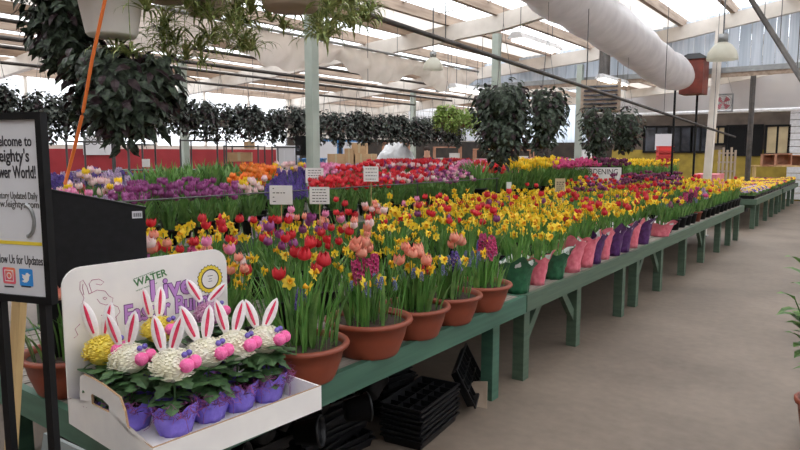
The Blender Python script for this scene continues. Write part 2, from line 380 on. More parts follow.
# posts
def post(nm, x, y, h, w, label, mt='post', lean=0):
    t = thing(nm, label, 'post', (x, y, 0))
    m = MB(); m.prism([(-w / 2, -w / 2, 0), (w / 2, -w / 2, 0), (w / 2, w / 2, 0), (-w / 2, w / 2, 0)], (lean, 0, h)); m.build('shaft', mt, t)
    m = MB(); m.box((-w * .75, -w * .75, 0), (w * .75, w * .75, .02)); m.build('base_plate', 'steel', t)
    return t
r = ray(313, 150); YA = 5.3; XA = r.x / r.y * YA
post('support_post', XA, YA, roof_z(XA) - .45, .11, 'tall pale post rising behind the two white price cards, with dark speaker')
r = ray(495, 150); post('support_post', r.x / r.y * 9.4, 9.4, 3.5, .11, 'tall pale green post behind the pair of big dark hanging baskets')
r = ray(578, 150); post('support_post', r.x / r.y * 13.6, 13.6, 3.48, .12, 'tall pale post left of the rusty evaporative cooler')
r = ray(413, 150); post('support_post', r.x / r.y * 13.6, 13.6, 3.16, .11, 'slim far post beside the white film heap')
r = ray(185, 150); post('support_post', r.x / r.y * 6.6, 6.6, 3.2, .11, 'pale post before the red wall, at left behind the purple tulips')
r = ray(706, 165); post('support_post', r.x / r.y * 13.42, 13.42, 4.05, .13, 'white leaning post by the end of the long green bench', 'beam', .12)
t = thing('pipe_post', 'dark steel pipe post with slanting arm near the second bench', 'post', (ray(749, 150).x / ray(749, 150).y * 19.68, 19.68, 0))
m = MB(); m.tube([(0, 0, 0), (0, 0, 3.98)], .07, 8); m.build('shaft', 'pipe', t)
m = MB(); m.tube([(0, 0, 3.9), (-.9, .1, 4.12)], .05, 6); m.build('brace_arm', 'pipe', t)
m = MB(); m.box((-.12, -.12, 3.9), (.12, .12, 4.02)); m.build('clamp', 'pipe', t)
t = thing('speaker', 'small black loudspeaker fixed to the tall pale post', 'speaker', (XA - .12, YA - .06, 0))
m = MB(); m.box((-.04, -.06, 1.58), (.06, .05, 1.8)); m.build('housing', 'matteblack', t)
m = MB(); m.lathe([(.001, .062), (.05, .064), (.06, .07), (.06, .05)], 14); o = m.build('cone', 'darkglass', t, True); o.rotation_euler = (PI / 2, 0, 0); o.location = (.01, 0, 1.66); o.scale = (.6, .6, 1)
# ================================================================ benches
HB = .64
def bench(x0, x1, y0, y1, z, legs, label, paint, braces=(), slat=.09):
    t = thing('display_bench', label, 'bench', (x1, y0, 0), 0, 'green display benches'); L = y1 - y0; W = x1 - x0
    m = MB(); n = max(2, int(W / (slat + .015)))
    for k in range(n):
        xa = -W + .03 + k * (W - .06) / n; m.box((xa, .03, z - .025), (xa + (W - .06) / n - .014, L - .03, z))
    m.build('slatted_top', 'plank', t)
    m = MB(); m.box((-.035, 0, z - .115), (0, L - .004, z + .004)); m.build('front_board', paint, t)
    m = MB(); m.box((-W, 0, z - .115), (-W + .035, L - .004, z + .004)); m.build('back_board', paint, t)
    for ya in (0, L - .04):
        m = MB(); m.box((-W + .035, ya, z - .115), (-.035, ya + .034, z + .002)); m.build('end_board', paint, t)
    for ly in legs:
        for xx in (-.14, -W + .06):
            m = MB(); m.box((xx, ly - y0 - .045, 0), (xx + .085, ly - y0 + .045, z - .03)); m.build('leg', paint, t)
        m = MB(); m.box((-W + .06, ly - y0 - .02, z - .2), (-.06, ly - y0 + .02, z - .03)); m.build('cross_rail', paint, t)
    for (ya, dr) in braces:
        m = MB(); a, b2 = ya - y0, ya - y0 + dr * .26
        m.prism([(-.12, a, z - .36), (-.12, b2, z - .115), (-.12, b2 + dr * .09, z - .115), (-.12, a, z - .46)], (.04, 0, 0)); m.build('brace', paint, t)
    return t
bench(-3.72, -1.85, 1.13, 3.97, HB, [1.45, 3.64], 'nearest green bench section carrying the clay bowls and bunny tray', 'green')
bench(-3.72, -1.85, 3.98, 6.66, HB, [4.1, 5.10, 6.3], 'green bench section under the pink, green and purple wrapped pots', 'olive', [(5.10, -1), (4.1, 1)])
bench(-3.72, -1.86, 6.67, 9.15, HB, [6.80, 7.75, 8.93], 'green bench section under the last pink pot and first black pots', 'olive', [(6.8, 1), (7.75, -1)])
bench(-3.72, -1.87, 9.16, 13.25, HB, [10.15, 11.35, 12.3, 13.1], 'far green bench section with black pots, ending at the white post', 'olive', [(10.15, -1)])
bench(-3.3, -1.9, 15.0, 19.55, HB, [15.3, 15.9, 17.3, 18.4, 19.4], 'green bench of pansy trays beyond the gap in the row', 'olive')
bench(-3.3, -1.9, 19.8, 24.0, HB, [20.0, 21.05, 22.3, 23.5], 'furthest green bench section by the right edge', 'olive')
ZC = .95
bench(-4.9, -3.9, 1.6, 7.6, ZC, [1.8, 3.7, 5.6, 7.4], 'raised bench right behind the long green bench, half nearer the black panel', 'olive')
bench(-4.9, -3.9, 7.65, 13.5, ZC, [7.8, 9.7, 11.6, 13.3], 'raised bench right behind the long green bench, half under the plum tulips', 'olive')
bench(-6.4, -5.24, 1.6, 7.6, ZC, [1.8, 3.7, 5.6, 7.4], 'back raised bench holding orange tulips and green bulb leaves', 'olive')
bench(-6.4, -5.24, 7.65, 13.5, ZC, [7.8, 9.7, 11.6, 13.3], 'back raised bench holding the far pink and red tulips', 'olive')
# ================================================================ flower heads (shared meshes)
def tulip_mb(open_=.0, n=6, seed=0):
    rr = random.Random(seed); m = MB(); L = .062
    for k in range(n):
        a = 2 * PI * k / n; inner = k % 2
        def fn(u, v, a=a, inner=inner):
            s = (v - .5) * 2
            prof = math.sin(min(u * 1.12, 1) ** .62 * PI * (.76 - .14 * open_)) ** .9
            rad = (.0275 - .003 * inner) * prof * (1 + open_ * .5 * u * u) + .002
            wid = math.sin(min(1, u * .93 + .05) * PI) ** .6 * .68 * (1 if u < .99 else .4)
            ang = a + s * wid
            return ((rad - .002 * abs(s) ** 2 * u) * math.cos(ang), (rad - .002 * abs(s) ** 2 * u) * math.sin(ang), u * L * (1 - .06 * inner) - abs(s) ** 2 * .006 * u)
        m.grid(fn, 5, 4)
    return m
def daff_mb():
    m = MB()
    for k in range(6):
        a = 2 * PI * k / 6; z0 = .002 * (k % 2)
        ca, sa = math.cos(a), math.sin(a)
        def fn(u, v, ca=ca, sa=sa, z0=z0):
            s = (v - .5) * 2; w = .0125 * math.sin(min(1, .18 + u * .85) * PI) ** .7; r = .006 + .031 * u
            z = z0 - .004 * u + .003 * (1 - abs(s)); return (r * ca - s * w * sa, r * sa + s * w * ca, z)
        m.grid(fn, 3, 2)
    def wob(r, z, w, k): return (r * (1 + (.12 * math.sin(6 * w) if k == 3 else 0)), z)
    m.lathe([(.005, 0), (.0085, .012), (.0105, .021), (.0145, .026), (.009, .02), (.002, .008)], 12, m=1, wob=wob)
    return m
def hyac_mb(seed=1):
    rr = random.Random(seed); m = MB()
    for k in range(46):
        z = .012 + .105 * k / 46; rad = .019 * (1 - (k / 46) ** 3 * .6); a = k * 2.4
        c = Vector((rad * math.cos(a), rad * math.sin(a), z)); out = Vector((math.cos(a), math.sin(a), .15)).normalized()
        u = Vector((-math.sin(a), math.cos(a), 0)); w = out.cross(u)
        for q in range(5):
            th = 2 * PI * q / 5 + rr.random(); d = u * math.cos(th) + w * math.sin(th); e = u * math.cos(th + .7) + w * math.sin(th + .7); e2 = u * math.cos(th - .7) + w * math.sin(th - .7)
            m.quad(c, c + out * .008 + e * .007, c + out * .009 + d * .0145, c + out * .008 + e2 * .007)
    m.tube([(0, 0, -.02), (0, 0, .11)], .006, 5, 1); return m
def musc_mb():
    m = MB()
    for k in range(30):
        z = .05 * k / 30; rad = .009 * (1 - (k / 30) ** 2 * .7) + .001; a = k * 2.4
        m.ball((rad * math.cos(a), rad * math.sin(a), z), .0042, 0, 5, 3)
    m.tube([(0, 0, -.01), (0, 0, .05)], .003, 4, 1); return m
def pansy_mb():
    m = MB()
    for k, (a, r, w) in enumerate([(.9, .018, .015), (2.24, .018, .015), (0, .016, .013), (PI, .016, .013), (-PI / 2, .019, .018)]):
        c = (math.cos(a) * r * .7, math.sin(a) * r * .7, .001 * k)
        i = [(c[0] + w * math.cos(q * PI / 4), c[1] + w * math.sin(q * PI / 4), c[2] - .003 * (q % 2)) for q in range(8)]; m.poly(i, 0)
    m.lathe([(.006, .004), (.004, .007), (.0001, .007)], 6, m=1); return m
TULIPS = ['red', 'salmon', 'pinkp', 'magenta', 'purple', 'darkp', 'violet', 'lav', 'cream', 'orange', 'yellow']
HEAD = {}
for c in TULIPS: HEAD['tulip', c] = [tulip_mb(q).mesh('tulip_' + c, c) for q in (0, .45, -.25)]
MBH = {'tulip': [tulip_mb(0), tulip_mb(.45), tulip_mb(-.25)], 'daffodil': [daff_mb()], 'hyacinth': [hyac_mb(1), hyac_mb(2)], 'muscari': [musc_mb()], 'pansy': [pansy_mb()]}
HEAD['daffodil', 'yellow'] = [MBH['daffodil'][0].mesh('daffodil', ['yellow', 'trumpet'])]
for c in ('magenta', 'pinkp', 'violet', 'lav', 'blue', 'darkp'): HEAD['hyacinth', c] = [q.mesh('hyacinth_' + c, [c, 'grassleaf']) for q in MBH['hyacinth']]
HEAD['muscari', 'blue'] = [MBH['muscari'][0].mesh('muscari', ['blue', 'grassleaf'])]
for c in ('yellow', 'violet', 'lav', 'darkp', 'orange', 'magenta'): HEAD['pansy', c] = [MBH['pansy'][0].mesh('pansy_' + c, [c, 'trumpet' if c != 'yellow' else 'darkp'])]

def leaf(mb, base, ang, L, lean, w, m=0, seg=6, droop=.5, fold=.25):
    d = Vector((math.cos(ang), math.sin(ang), 0)); side = Vector((-d.y, d.x, 0)); rows = []
    p = Vector(base); th = lean
    for k in range(seg + 1):
        u = k / seg; ww = w * (math.sin(min(1, .12 + u * .88) * PI) ** .55 if u < .97 else .06) * .5
        n = d * -math.cos(th) + Vector((0, 0, math.sin(th)))
        rows.append((p - side * ww + n * (ww * fold), p - n * ww * .0, p + side * ww + n * (ww * fold)))
        th += droop * (u ** 1.3) / seg * 2; p = p + (d * math.sin(th) + Vector((0, 0, math.cos(th)))) * (L / seg)
    for k in range(seg):
        a, b = rows[k], rows[k + 1]; mb.quad(a[0], a[1], b[1], b[0], m); mb.quad(a[1], a[2], b[2], b[1], m)
def stem(mb, p0, p1, r=.0032, m=1):
    p0 = Vector(p0); p1 = Vector(p1); mid = (p0 + p1) / 2 + Vector((p0.x - p1.x, p0.y - p1.y, 0)) * .15
    mb.tube([p0, mid, p1], r, 4, m, False)

# ---- pots; every maker fills mesh builders at origin and returns (parts list, soil radius, soil height)
def clay_bowl(R_=.19, H_=.165):
    m = MB(); m.lathe([(.001, 0), (R_ * .66, 0), (R_ * .70, .012), (R_ * .83, H_ * .5), (R_ * .9, H_ * .86), (R_, H_ * .88), (R_ * 1.02, H_ * .93), (R_, H_), (R_ * .9, H_), (R_ * .87, H_ * .85), (R_ * .85, H_ * .7)], 32)
    s = MB(); s.disc(R_ * .87, H_ * .84, 24); return [('pot', m, 'clay'), ('soil', s, 'soil')], R_ * .75, H_ * .84
def nursery_pot(mt='black', R_=.085, H_=.15):
    m = MB(); m.lathe([(.001, 0), (R_ * .72, 0), (R_ * .95, H_ * .9), (R_ * 1.05, H_ * .9), (R_ * 1.05, H_), (R_ * .95, H_), (R_ * .9, H_ * .8)], 16)
    s = MB(); s.disc(R_ * .93, H_ * .86, 14); return [('pot', m, mt), ('soil', s, 'soil')], R_ * .7, H_ * .86
def wrapped_pot(mt, R_=.085, H_=.19, seed=0, flare=1.35):
    rr = random.Random(seed); ph = rr.random() * 6; m = MB()
    def wob(r, z, w, k):
        f = k / 6; pk = max(0, math.cos(2 * (w + ph))) ** 3
        crk = 1 + .05 * math.sin(9 * w + k * 1.3 + ph) + .03 * math.sin(17 * w - k)
        return (r * crk * (1 + (.25 * pk if k == 7 else 0)), z + (.055 * pk + .012 * math.sin(7 * w + ph) if k == 7 else .03 * pk if k == 6 else 0))
    pr = [(.001, 0), (R_ * .78, 0)] + [(R_ * (.8 + (flare - .8) * (q / 6) ** 1.6), H_ * q / 6) for q in range(1, 6)] + [(R_ * flare * 1.12, H_ * 1.04)]
    m.lathe(pr, 36, wob=wob)
    i = MB(); i.lathe([(R_ * flare * 1.06, H_ * 1.03), (R_ * .9, H_ * .8), (R_ * .85, H_ * .6)], 36, wob=lambda r, z, w, k: (wob(r * .96, z, w, 7)[0], wob(r, z, w, 7)[1] - .004) if k == 0 else (r, z))
    s = MB(); s.disc(R_ * .9, H_ * .8, 14); return [('wrapper', m, mt), ('wrapper_lining', i, 'film'), ('soil', s, 'soil')], R_ * .75, H_ * .8

def plan(spec, rs, seed, hs=1.0):
    """positions of the heads: list of (kind, colour, variant, loc, rot, scale)"""
    rr = random.Random(seed); out = []
    for (kind, c, n, h0, h1, rad, clump) in spec:
        ca = rr.random() * 2 * PI; cc = Vector((math.cos(ca), math.sin(ca), 0)) * rad * .55 if clump else Vector((0, 0, 0))
        for k in range(n):
            a = k * 2.4 + rr.random(); r = rad * (1 if not clump else .5) * math.sqrt((k + .6) / n)
            p = cc + Vector((r * math.cos(a), r * math.sin(a), h0 + (h1 - h0) * rr.random()))
            rz = rr.random() * 2 * PI; ti = rr.uniform(-.2, .2)
            rot = (ti, rr.uniform(-.2, .2), rz)
            if kind == 'daffodil': rot = (0, rr.uniform(1.0, 1.6), math.atan2(p.y, p.x) * .4 + rr.uniform(-2.0, 2.0) - .9)
            if kind == 'pansy': rot = (0, rr.uniform(.2, .9), rr.uniform(-1.6, .6))
            out.append((kind, c, k, p, rot, rr.uniform(.86, 1.1) * hs * {'tulip': 1.05, 'daffodil': 1.0}.get(kind, 1)))
    return out
def greens(heads, rs, zs, nl, kind, seed, hmax):
    rr = random.Random(seed + 99); m = MB()
    for (k, c, v, p, rot, s) in heads:
        stem(m, (p.x * .45, p.y * .45, zs), p + Vector((0, 0, .004)))
        if k == 'tulip':
            for q in range(2): leaf(m, (p.x * .45, p.y * .45, zs), rr.random() * 6.28, (p.z - zs) * rr.uniform(.65, .95), rr.uniform(.1, .45), .034, 0, 6, rr.uniform(.2, .8))
    for q in range(nl):
        a = rr.random() * 6.28; r = rs * math.sqrt(rr.random())
        if kind == 'strap': leaf(m, (r * math.cos(a), r * math.sin(a), zs), a + rr.uniform(-.6, .6), hmax * rr.uniform(.6, .95), rr.uniform(.02, .35), rr.uniform(.02, .036), 0, 6, rr.uniform(.2, .9))
        else: leaf(m, (r * math.cos(a), r * math.sin(a), zs), a + rr.uniform(-.6, .6), hmax * rr.uniform(.65, 1.0), rr.uniform(.0, .3), rr.uniform(.008, .013), 1, 5, rr.uniform(.1, .7))
    return m
def plant(name, potparts, rs, zs, spec, seed, label, cat='flower pot', group=None, parts=True, strap=10, narrow=10, hs=1.0):
    heads = plan(spec, rs, seed, hs); hm = max(p.z for (_, _, _, p, _, _) in heads) - zs if heads else .32
    g = greens(heads, rs, zs, strap, 'strap', seed, hm * .85)
    g2 = greens([], rs, zs, narrow, 'narrow', seed + 5, hm * .9)
    i = len(g.v); g.v += g2.v; g.f += [tuple(i + q for q in f) for f in g2.f]; g.m += g2.m
    if parts:
        t = thing(name, label, cat, (0, 0, 0), 0, group); kids = {}
        for (pn, mb, mt) in potparts: kids[pn] = mb.build(pn, mt, t, True)
        g.build('foliage', ['leaf', 'grassleaf'], t, True)
        for (k, c, v, p, rot, s) in heads:
            hs = HEAD[k, c]; inst(k if k != 'muscari' else 'grape_hyacinth', hs[v % len(hs)], t, TRS(p, rot, s))
        return t
    mats = []; big = MB()
    def idx(q):
        if q not in mats: mats.append(q)
        return mats.index(q)
    for (pn, mb, mt) in potparts: big.add(mb, Matrix(), idx(mt))
    a, b2 = idx('leaf'), idx('grassleaf'); i = len(big.v); big.v += g.v; big.f += [tuple(i + q for q in f) for f in g.f]; big.m += [a if q == 0 else b2 for q in g.m]
    for (k, c, v, p, rot, s) in heads:
        h = MBH[k][v % len(MBH[k])]; ci = idx(c); c2 = idx('trumpet' if k in ('daffodil', 'pansy') else 'grassleaf')
        i = len(big.v); mt = TRS(p, rot, s); big.v += [tuple(mt @ Vector(q)) for q in h.v]; big.f += [tuple(i + q for q in f) for f in h.f]; big.m += [ci if q == 0 else c2 for q in h.m]
    return tag(big.build(name, mats, None, True), label, cat, group)
# ================================================================ plants on the long green bench
Y0 = 'daffodil', 'yellow'
def T(c, n, h0=.40, h1=.53, rad=.09, cl=False): return ('tulip', c, n, h0, h1, rad, cl)
def D(n, h0=.38, h1=.52, rad=.1, cl=False): return ('daffodil', 'yellow', n, h0, h1, rad, cl)
def Hy(c, n, h0=.27, h1=.34, rad=.08, cl=True): return ('hyacinth', c, n, h0, h1, rad, cl)
def Mu(n, h0=.26, h1=.33, rad=.13): return ('muscari', 'blue', n, h0, h1, rad, False)
KINDNAME = {}
# clay bowls along the front edge
def bowl(loc, spec, seed, label, narrow=16, strap=10, s=1.0, rz=0):
    pp, rs, zs = clay_bowl(.198, .165); t = plant('clay_bulb_bowl', pp, rs, zs, spec, seed, label, 'planter', 'clay bowls of mixed spring bulbs', True, strap, narrow)
    t.location = loc; t.rotation_euler.z = rz; t.scale = (s, s, s); return t
BX = -1.945
bowl((-2.63, 1.27, HB), [T('salmon', 7, .3, .44, .13), T('pinkp', 2, .3, .36, .12), Hy('pinkp', 1)], 3, 'clay bowl of pink tulips at left, between black sign stand and white tray', 14, 20)
fronts = []
def fb(Y, spec, seed, label, ref, **k): fronts.append((Y, ref)); return bowl((BX, Y, HB), spec, seed, label, **k)
fb(1.93, [T('red', 6, .42, .58, .12), ('daffodil', 'yellow', 4, .36, .5, .12, False), Hy('violet', 1, .28, .34)], 11, 'clay bowl with tall red tulips and upright grass leaves beside bunny tray', 'the tall red tulip bowl', narrow=60, strap=12)
fb(2.38, [T('salmon', 5, .42, .5, .08, True), Hy('magenta', 4, .3, .38, .1), Mu(9), ('daffodil', 'yellow', 3, .3, .45, .12, False)], 12, 'clay bowl of magenta hyacinths and salmon tulips, second along bench edge', 'the magenta hyacinth bowl', narrow=50, s=1.08)
fb(2.76, [T('salmon', 7, .36, .44, .1), ('daffodil', 'yellow', 8, .3, .42, .14, False), Mu(8), T('red', 1, .3, .32, .1)], 13, 'clay bowl of salmon tulips and daffodils, third along bench edge', 'the salmon tulip bowl', narrow=50)
fb(3.11, [T('salmon', 4, .4, .47, .08, True), ('daffodil', 'yellow', 5, .34, .42, .14, False), Mu(9), Hy('violet', 1)], 14, 'clay bowl of salmon tulips and blue grape hyacinths, fourth along bench edge', 'the blue grape hyacinth bowl', narrow=50)
fb(3.49, [Hy('magenta', 3, .3, .36, .12), Hy('violet', 2, .28, .35, .12), Mu(8), ('daffodil', 'yellow', 3, .34, .44, .14, False)], 15, 'clay bowl of pink and violet hyacinths, last bowl before the green wrap', 'the last hyacinth bowl', narrow=50)
# wrapped pots
def wrapped(Y, mt, spec, seed, label, ref, R_=.098, H_=.25, X=-1.965, narrow=16, flare=1.2):
    pp, rs, zs = wrapped_pot(mt, R_, H_, seed, flare); t = plant('wrapped_flower_pot', pp, rs, zs, spec, seed, label, 'flower pot', 'paper wrapped pots on the bench edge', True, 6, narrow)
    t.location = (X, Y, HB); t.rotation_euler.z = .0; fronts.append((Y, ref))
def wy(x): r = ray(x, 250); return -1.97 * r.y / r.x
mixA = [D(8, .38, .5, .11), T('red', 2, .4, .5, .08)]; mixB = [D(6, .38, .5, .11), T('red', 3, .4, .5, .08)]; mixC = [D(10, .36, .5, .12)]
wrapped(wy(517), 'wgreen', [D(11, .4, .54, .13)], 21, 'large dark green wrapped pot of daffodils beside the last clay bowl', 'the first green wrap', .1, .21, narrow=30)
wrapped(wy(537), 'wpink', mixC, 22, 'pink wrapped daffodil pot with lavender lining between two green wraps', 'the pink wrap between two green wraps', .07, .2, flare=1.3)
wrapped(wy(553), 'wgreen', mixC, 23, 'second dark green wrapped pot, right of the first pink wrap', 'the second green wrap', .1, .2, narrow=30)
wrapped(wy(570), 'wpink', mixA, 24, 'left one of the two touching pink wraps past the second green wrap', 'the left touching pink wrap')
wrapped(wy(583), 'wpink', mixB, 25, 'right one of the two touching pink wraps, before the first purple wrap', 'the right touching pink wrap')
wrapped(wy(591), 'wpurple', mixA, 26, 'first dark purple wrapped pot counting from the clay bowls', 'the first purple wrap')
wrapped(wy(602), 'wpink', mixB, 27, 'slim pink wrapped pot between the first and second purple wraps', 'the slim pink wrap', .075)
wrapped(wy(611), 'wpurple', mixA, 28, 'second dark purple wrapped pot counting from the clay bowls', 'the second purple wrap')
wrapped(wy(620), 'wpurple', mixB, 29, 'third dark purple wrapped pot, touching the second one', 'the third purple wrap')
wrapped(wy(630), 'wpink', mixA, 30, 'pink wrapped pot between the third and fourth purple wraps', 'the pink wrap between purple wraps', .08)
wrapped(wy(640), 'wpurple', mixB, 31, 'fourth dark purple wrapped pot, left of the wide pink wrap', 'the fourth purple wrap')
wrapped(wy(659), 'wpink', mixA, 32, 'wide low pink wrapped pot, last wrap before the black pots', 'the wide pink wrap', .12, .15, flare=1.25)
# black pots and one orange pot at the far end of the front row
bk = [(8.2, [T('darkp', 3, .3, .4, .07), Mu(3)]), (8.55, [D(4, .3, .4), T('darkp', 2, .3, .4)]), (8.9, [Hy('magenta', 2), D(3, .3, .4)]), (9.2, [Hy('magenta', 2), Hy('darkp', 1)]), (9.5, [Hy('darkp', 2), Mu(4)]), (9.8, [Hy('magenta', 2), D(4, .32, .42)]),
      (10.15, [Hy('lav', 2), T('magenta', 3, .3, .42)]), (10.5, [D(6, .32, .44), T('red', 2, .32, .42)]), (10.85, [D(7, .32, .44)]), (11.2, [D(6, .32, .44), T('red', 2, .32, .42)]), (11.55, [D(8, .32, .44)]), (11.9, [T('orange', 4, .32, .42), D(4)]), (12.25, [D(8, .32, .44)]), (12.6, [D(8, .32, .44), T('red', 2)]), (12.88, [D(9, .32, .44)]), (13.1, [D(9, .34, .46)])]
for i, (Y, spec) in enumerate(bk):
    org = i == 5; pp, rs, zs = nursery_pot('clay' if org else 'black', .09, .14)
    lab = 'small orange pot of magenta hyacinths among the black pots at bench edge' if org else 'black nursery pot at bench edge past the wide pink wrap, %s along' % ORD[i - (i > 5)]
    t = plant('nursery_pot_of_bulbs', pp, rs, zs, spec, 60 + i, lab, 'flower pot', 'black nursery pots at the far bench edge', True, 8, 10)
    t.location = (-2.0, Y, HB); fronts.append((Y, 'the orange pot' if org else 'the %s black pot' % ORD[i - (i > 5)]))

# massed rows behind the front row: prototypes, then copies of the thing and of its parts
def proto(key, spec, desc, parts, seed, potargs=('black', .085, .15), strap=7, narrow=12):
    pp, rs, zs = nursery_pot(*potargs); return plant('pot_of_' + key, pp, rs, zs, spec, seed, desc, 'flower pot', None, parts, strap, narrow, .88)
KIND = {
    'daffodils': ([[D(11, .36, .52, .13)], [D(9, .38, .53, .13)], [D(12, .34, .5, .14)]], 'yellow daffodils'),
    'mixed_bulbs': ([[D(7, .36, .5, .13), T('red', 3, .40, .52, .12)], [D(6, .36, .5, .13), T('red', 4, .4, .53, .12)], [D(8, .35, .5, .13), T('red', 3, .4, .52, .12), T('purple', 1)]], 'red tulips mixed with daffodils'),
    'red_tulips': ([[T('red', 6, .4, .53, .1)], [T('red', 5, .42, .55, .1), D(1)]], 'red tulips'),
    'salmon_tulips': ([[T('salmon', 4, .38, .5, .1), T('pinkp', 2, .38, .48), D(4, .36, .46)], [T('salmon', 4, .4, .5, .1), T('cream', 2, .38, .48), T('red', 1), D(3, .36, .45)]], 'salmon tulips'),
    'purple_tulips': ([[T('purple', 5, .38, .5, .1), D(2, .36, .46)], [T('darkp', 5, .38, .5, .1)]], 'purple tulips'),
    'pink_hyacinths': ([[Hy('magenta', 3, .3, .38, .1), D(3, .34, .44)], [Hy('lav', 3, .3, .38, .1), T('pinkp', 3, .38, .47)]], 'pink hyacinths and small bulbs'),
    'pansies_and_bulbs': ([[T('darkp', 4, .42, .54, .1), D(3, .36, .46)], [T('purple', 3, .42, .54, .1), D(5, .36, .48)]], 'plum tulips over yellow daffodils'),
}
PROTO = {}; sd = 200
for key, (vars_, desc) in KIND.items():
    for near in (True, False):
        PROTO[key, near] = []
        for sp_ in vars_:
            sd += 1; o = proto(key, sp_, desc, near, sd); PROTO[key, near].append(o)
used = set()
def take(key, near, rr):
    k = rr.randrange(len(PROTO[key, near])); o = PROTO[key, near][k]
    if (key, near, k) not in used: used.add((key, near, k)); return o
    return copy_tree(o)
rr = random.Random(42); rowX = [-2.36, -2.66, -2.97, -3.27, -3.55]
for ri, X in enumerate(rowX):
    for fi, (Y, ref) in enumerate(fronts):
        yy = Y + (.09 if ri % 2 else -.04) + rr.uniform(-.03, .03)
        near = yy < 6.3; q = px((X, yy, 1.1)); u = rr.random()
        if q < 300: key = 'salmon_tulips' if u < .27 else 'mixed_bulbs' if u < .55 else 'red_tulips' if u < .68 else 'daffodils' if u < .82 else 'pink_hyacinths' if u < .92 else 'purple_tulips'
        elif q < 420: key = 'mixed_bulbs' if u < .33 else 'salmon_tulips' if u < .45 else 'red_tulips' if u < .55 else 'daffodils' if u < .86 else 'purple_tulips'
        elif 578 < q < 682 and ri >= 1 and u < .7: key = 'pansies_and_bulbs'
        elif q < 640: key = 'daffodils' if u < .52 else 'mixed_bulbs' if u < .93 else 'red_tulips'
        elif yy < 10 and ri < 3: key = 'daffodils' if u < .3 else 'pansies_and_bulbs' if u < .7 else 'mixed_bulbs'
        else: key = 'daffodils' if u < .72 else 'pansies_and_bulbs' if u < .88 else 'mixed_bulbs'
        o = take(key, near, rr); o.location = (X + rr.uniform(-.03, .03), yy, HB); o.rotation_euler = (0, 0, rr.random() * 6.28); s = rr.uniform(.94, 1.06) * (1.0 + .02 * ri); o.scale = (s, s, s)
        o['label'] = '%s, %s row back, behind %s' % (KIND[key][1], ORD[ri + 1], ref); o['group'] = 'massed pots of %s on the long bench' % KIND[key][1]
# a few extra at the left, behind the tray and the bunny board
for k, (X, Y, key, lab) in enumerate([(-2.52, 1.93, 'purple_tulips', 'low purple tulips peeping over the left of the bunny board'), (-2.85, 1.8, 'purple_tulips', 'purple tulips between the black panel and the bunny board'),
        (-2.75, 2.1, 'salmon_tulips', 'salmon tulips just above the top edge of the bunny board'), (-2.45, 2.0, 'daffodils', 'daffodils just above the right end of the bunny board'), (-3.1, 2.15, 'mixed_bulbs', 'red tulips with daffodils beside the right edge of the black panel'),
        (-3.4, 2.0, 'red_tulips', 'red tulips rising behind the right edge of the black panel')]):
    o = take(key, True, rr); o.location = (X, Y, HB - .0); o['label'] = lab; o['group'] = 'massed pots of %s on the long bench' % KIND[key][1]
    if k < 2: o.scale = (.85,) * 3
for key, near in PROTO:
    for k, o in enumerate(PROTO[key, near]):
        if (key, near, k) not in used:
            for c in list(o.children): bpy.data.objects.remove(c)
            bpy.data.objects.remove(o)

# ---------------- the raised bench: single-colour blocks of tulips
def Tc(c, n=9, rad=.1): return [T(c, n, .36, .47, rad)]
TK = {'purple': (Tc('purple', 10), 'purple tulips'), 'red': (Tc('red', 9), 'red tulips'), 'cream': (Tc('cream', 7) + Tc('yellow', 2), 'white and pink tulips'), 'violet': ([Hy('violet', 6, .3, .36, .1, False)], 'violet hyacinths'),
      'pink': (Tc('pinkp', 9), 'pink tulips'), 'orange': (Tc('orange', 10), 'orange tulips'), 'yellow': (Tc('yellow', 6) + [D(4)], 'yellow flowers'), 'magenta': (Tc('magenta', 9), 'magenta tulips'),
      'plum': (Tc('darkp', 9), 'dark plum tulips'), 'lavender': ([Hy('lav', 5, .3, .36, .1, False)], 'lavender hyacinths'), 'green': ([], 'green unopened bulbs'), 'redmix': (Tc('red', 5) + Tc('purple', 3) + Tc('cream', 3), 'red, white and purple tulips'),
      'pinkmix': (Tc('purple', 4) + Tc('pinkp', 3) + Tc('cream', 2), 'purple and pale pink tulips')}
TP = {}
def tier_take(key, rr):
    if key not in TP:
        pp, rs, zs = nursery_pot('black', .08, .14); TP[key] = plant('pot_of_' + TK[key][1].replace(',', '').replace(' ', '_'), pp, rs, zs, TK[key][0], 500 + len(TP), '', 'flower pot', None, False, 34 if key == 'green' else 10, 8); return TP[key]
    return copy_tree(TP[key])
cnt = {}
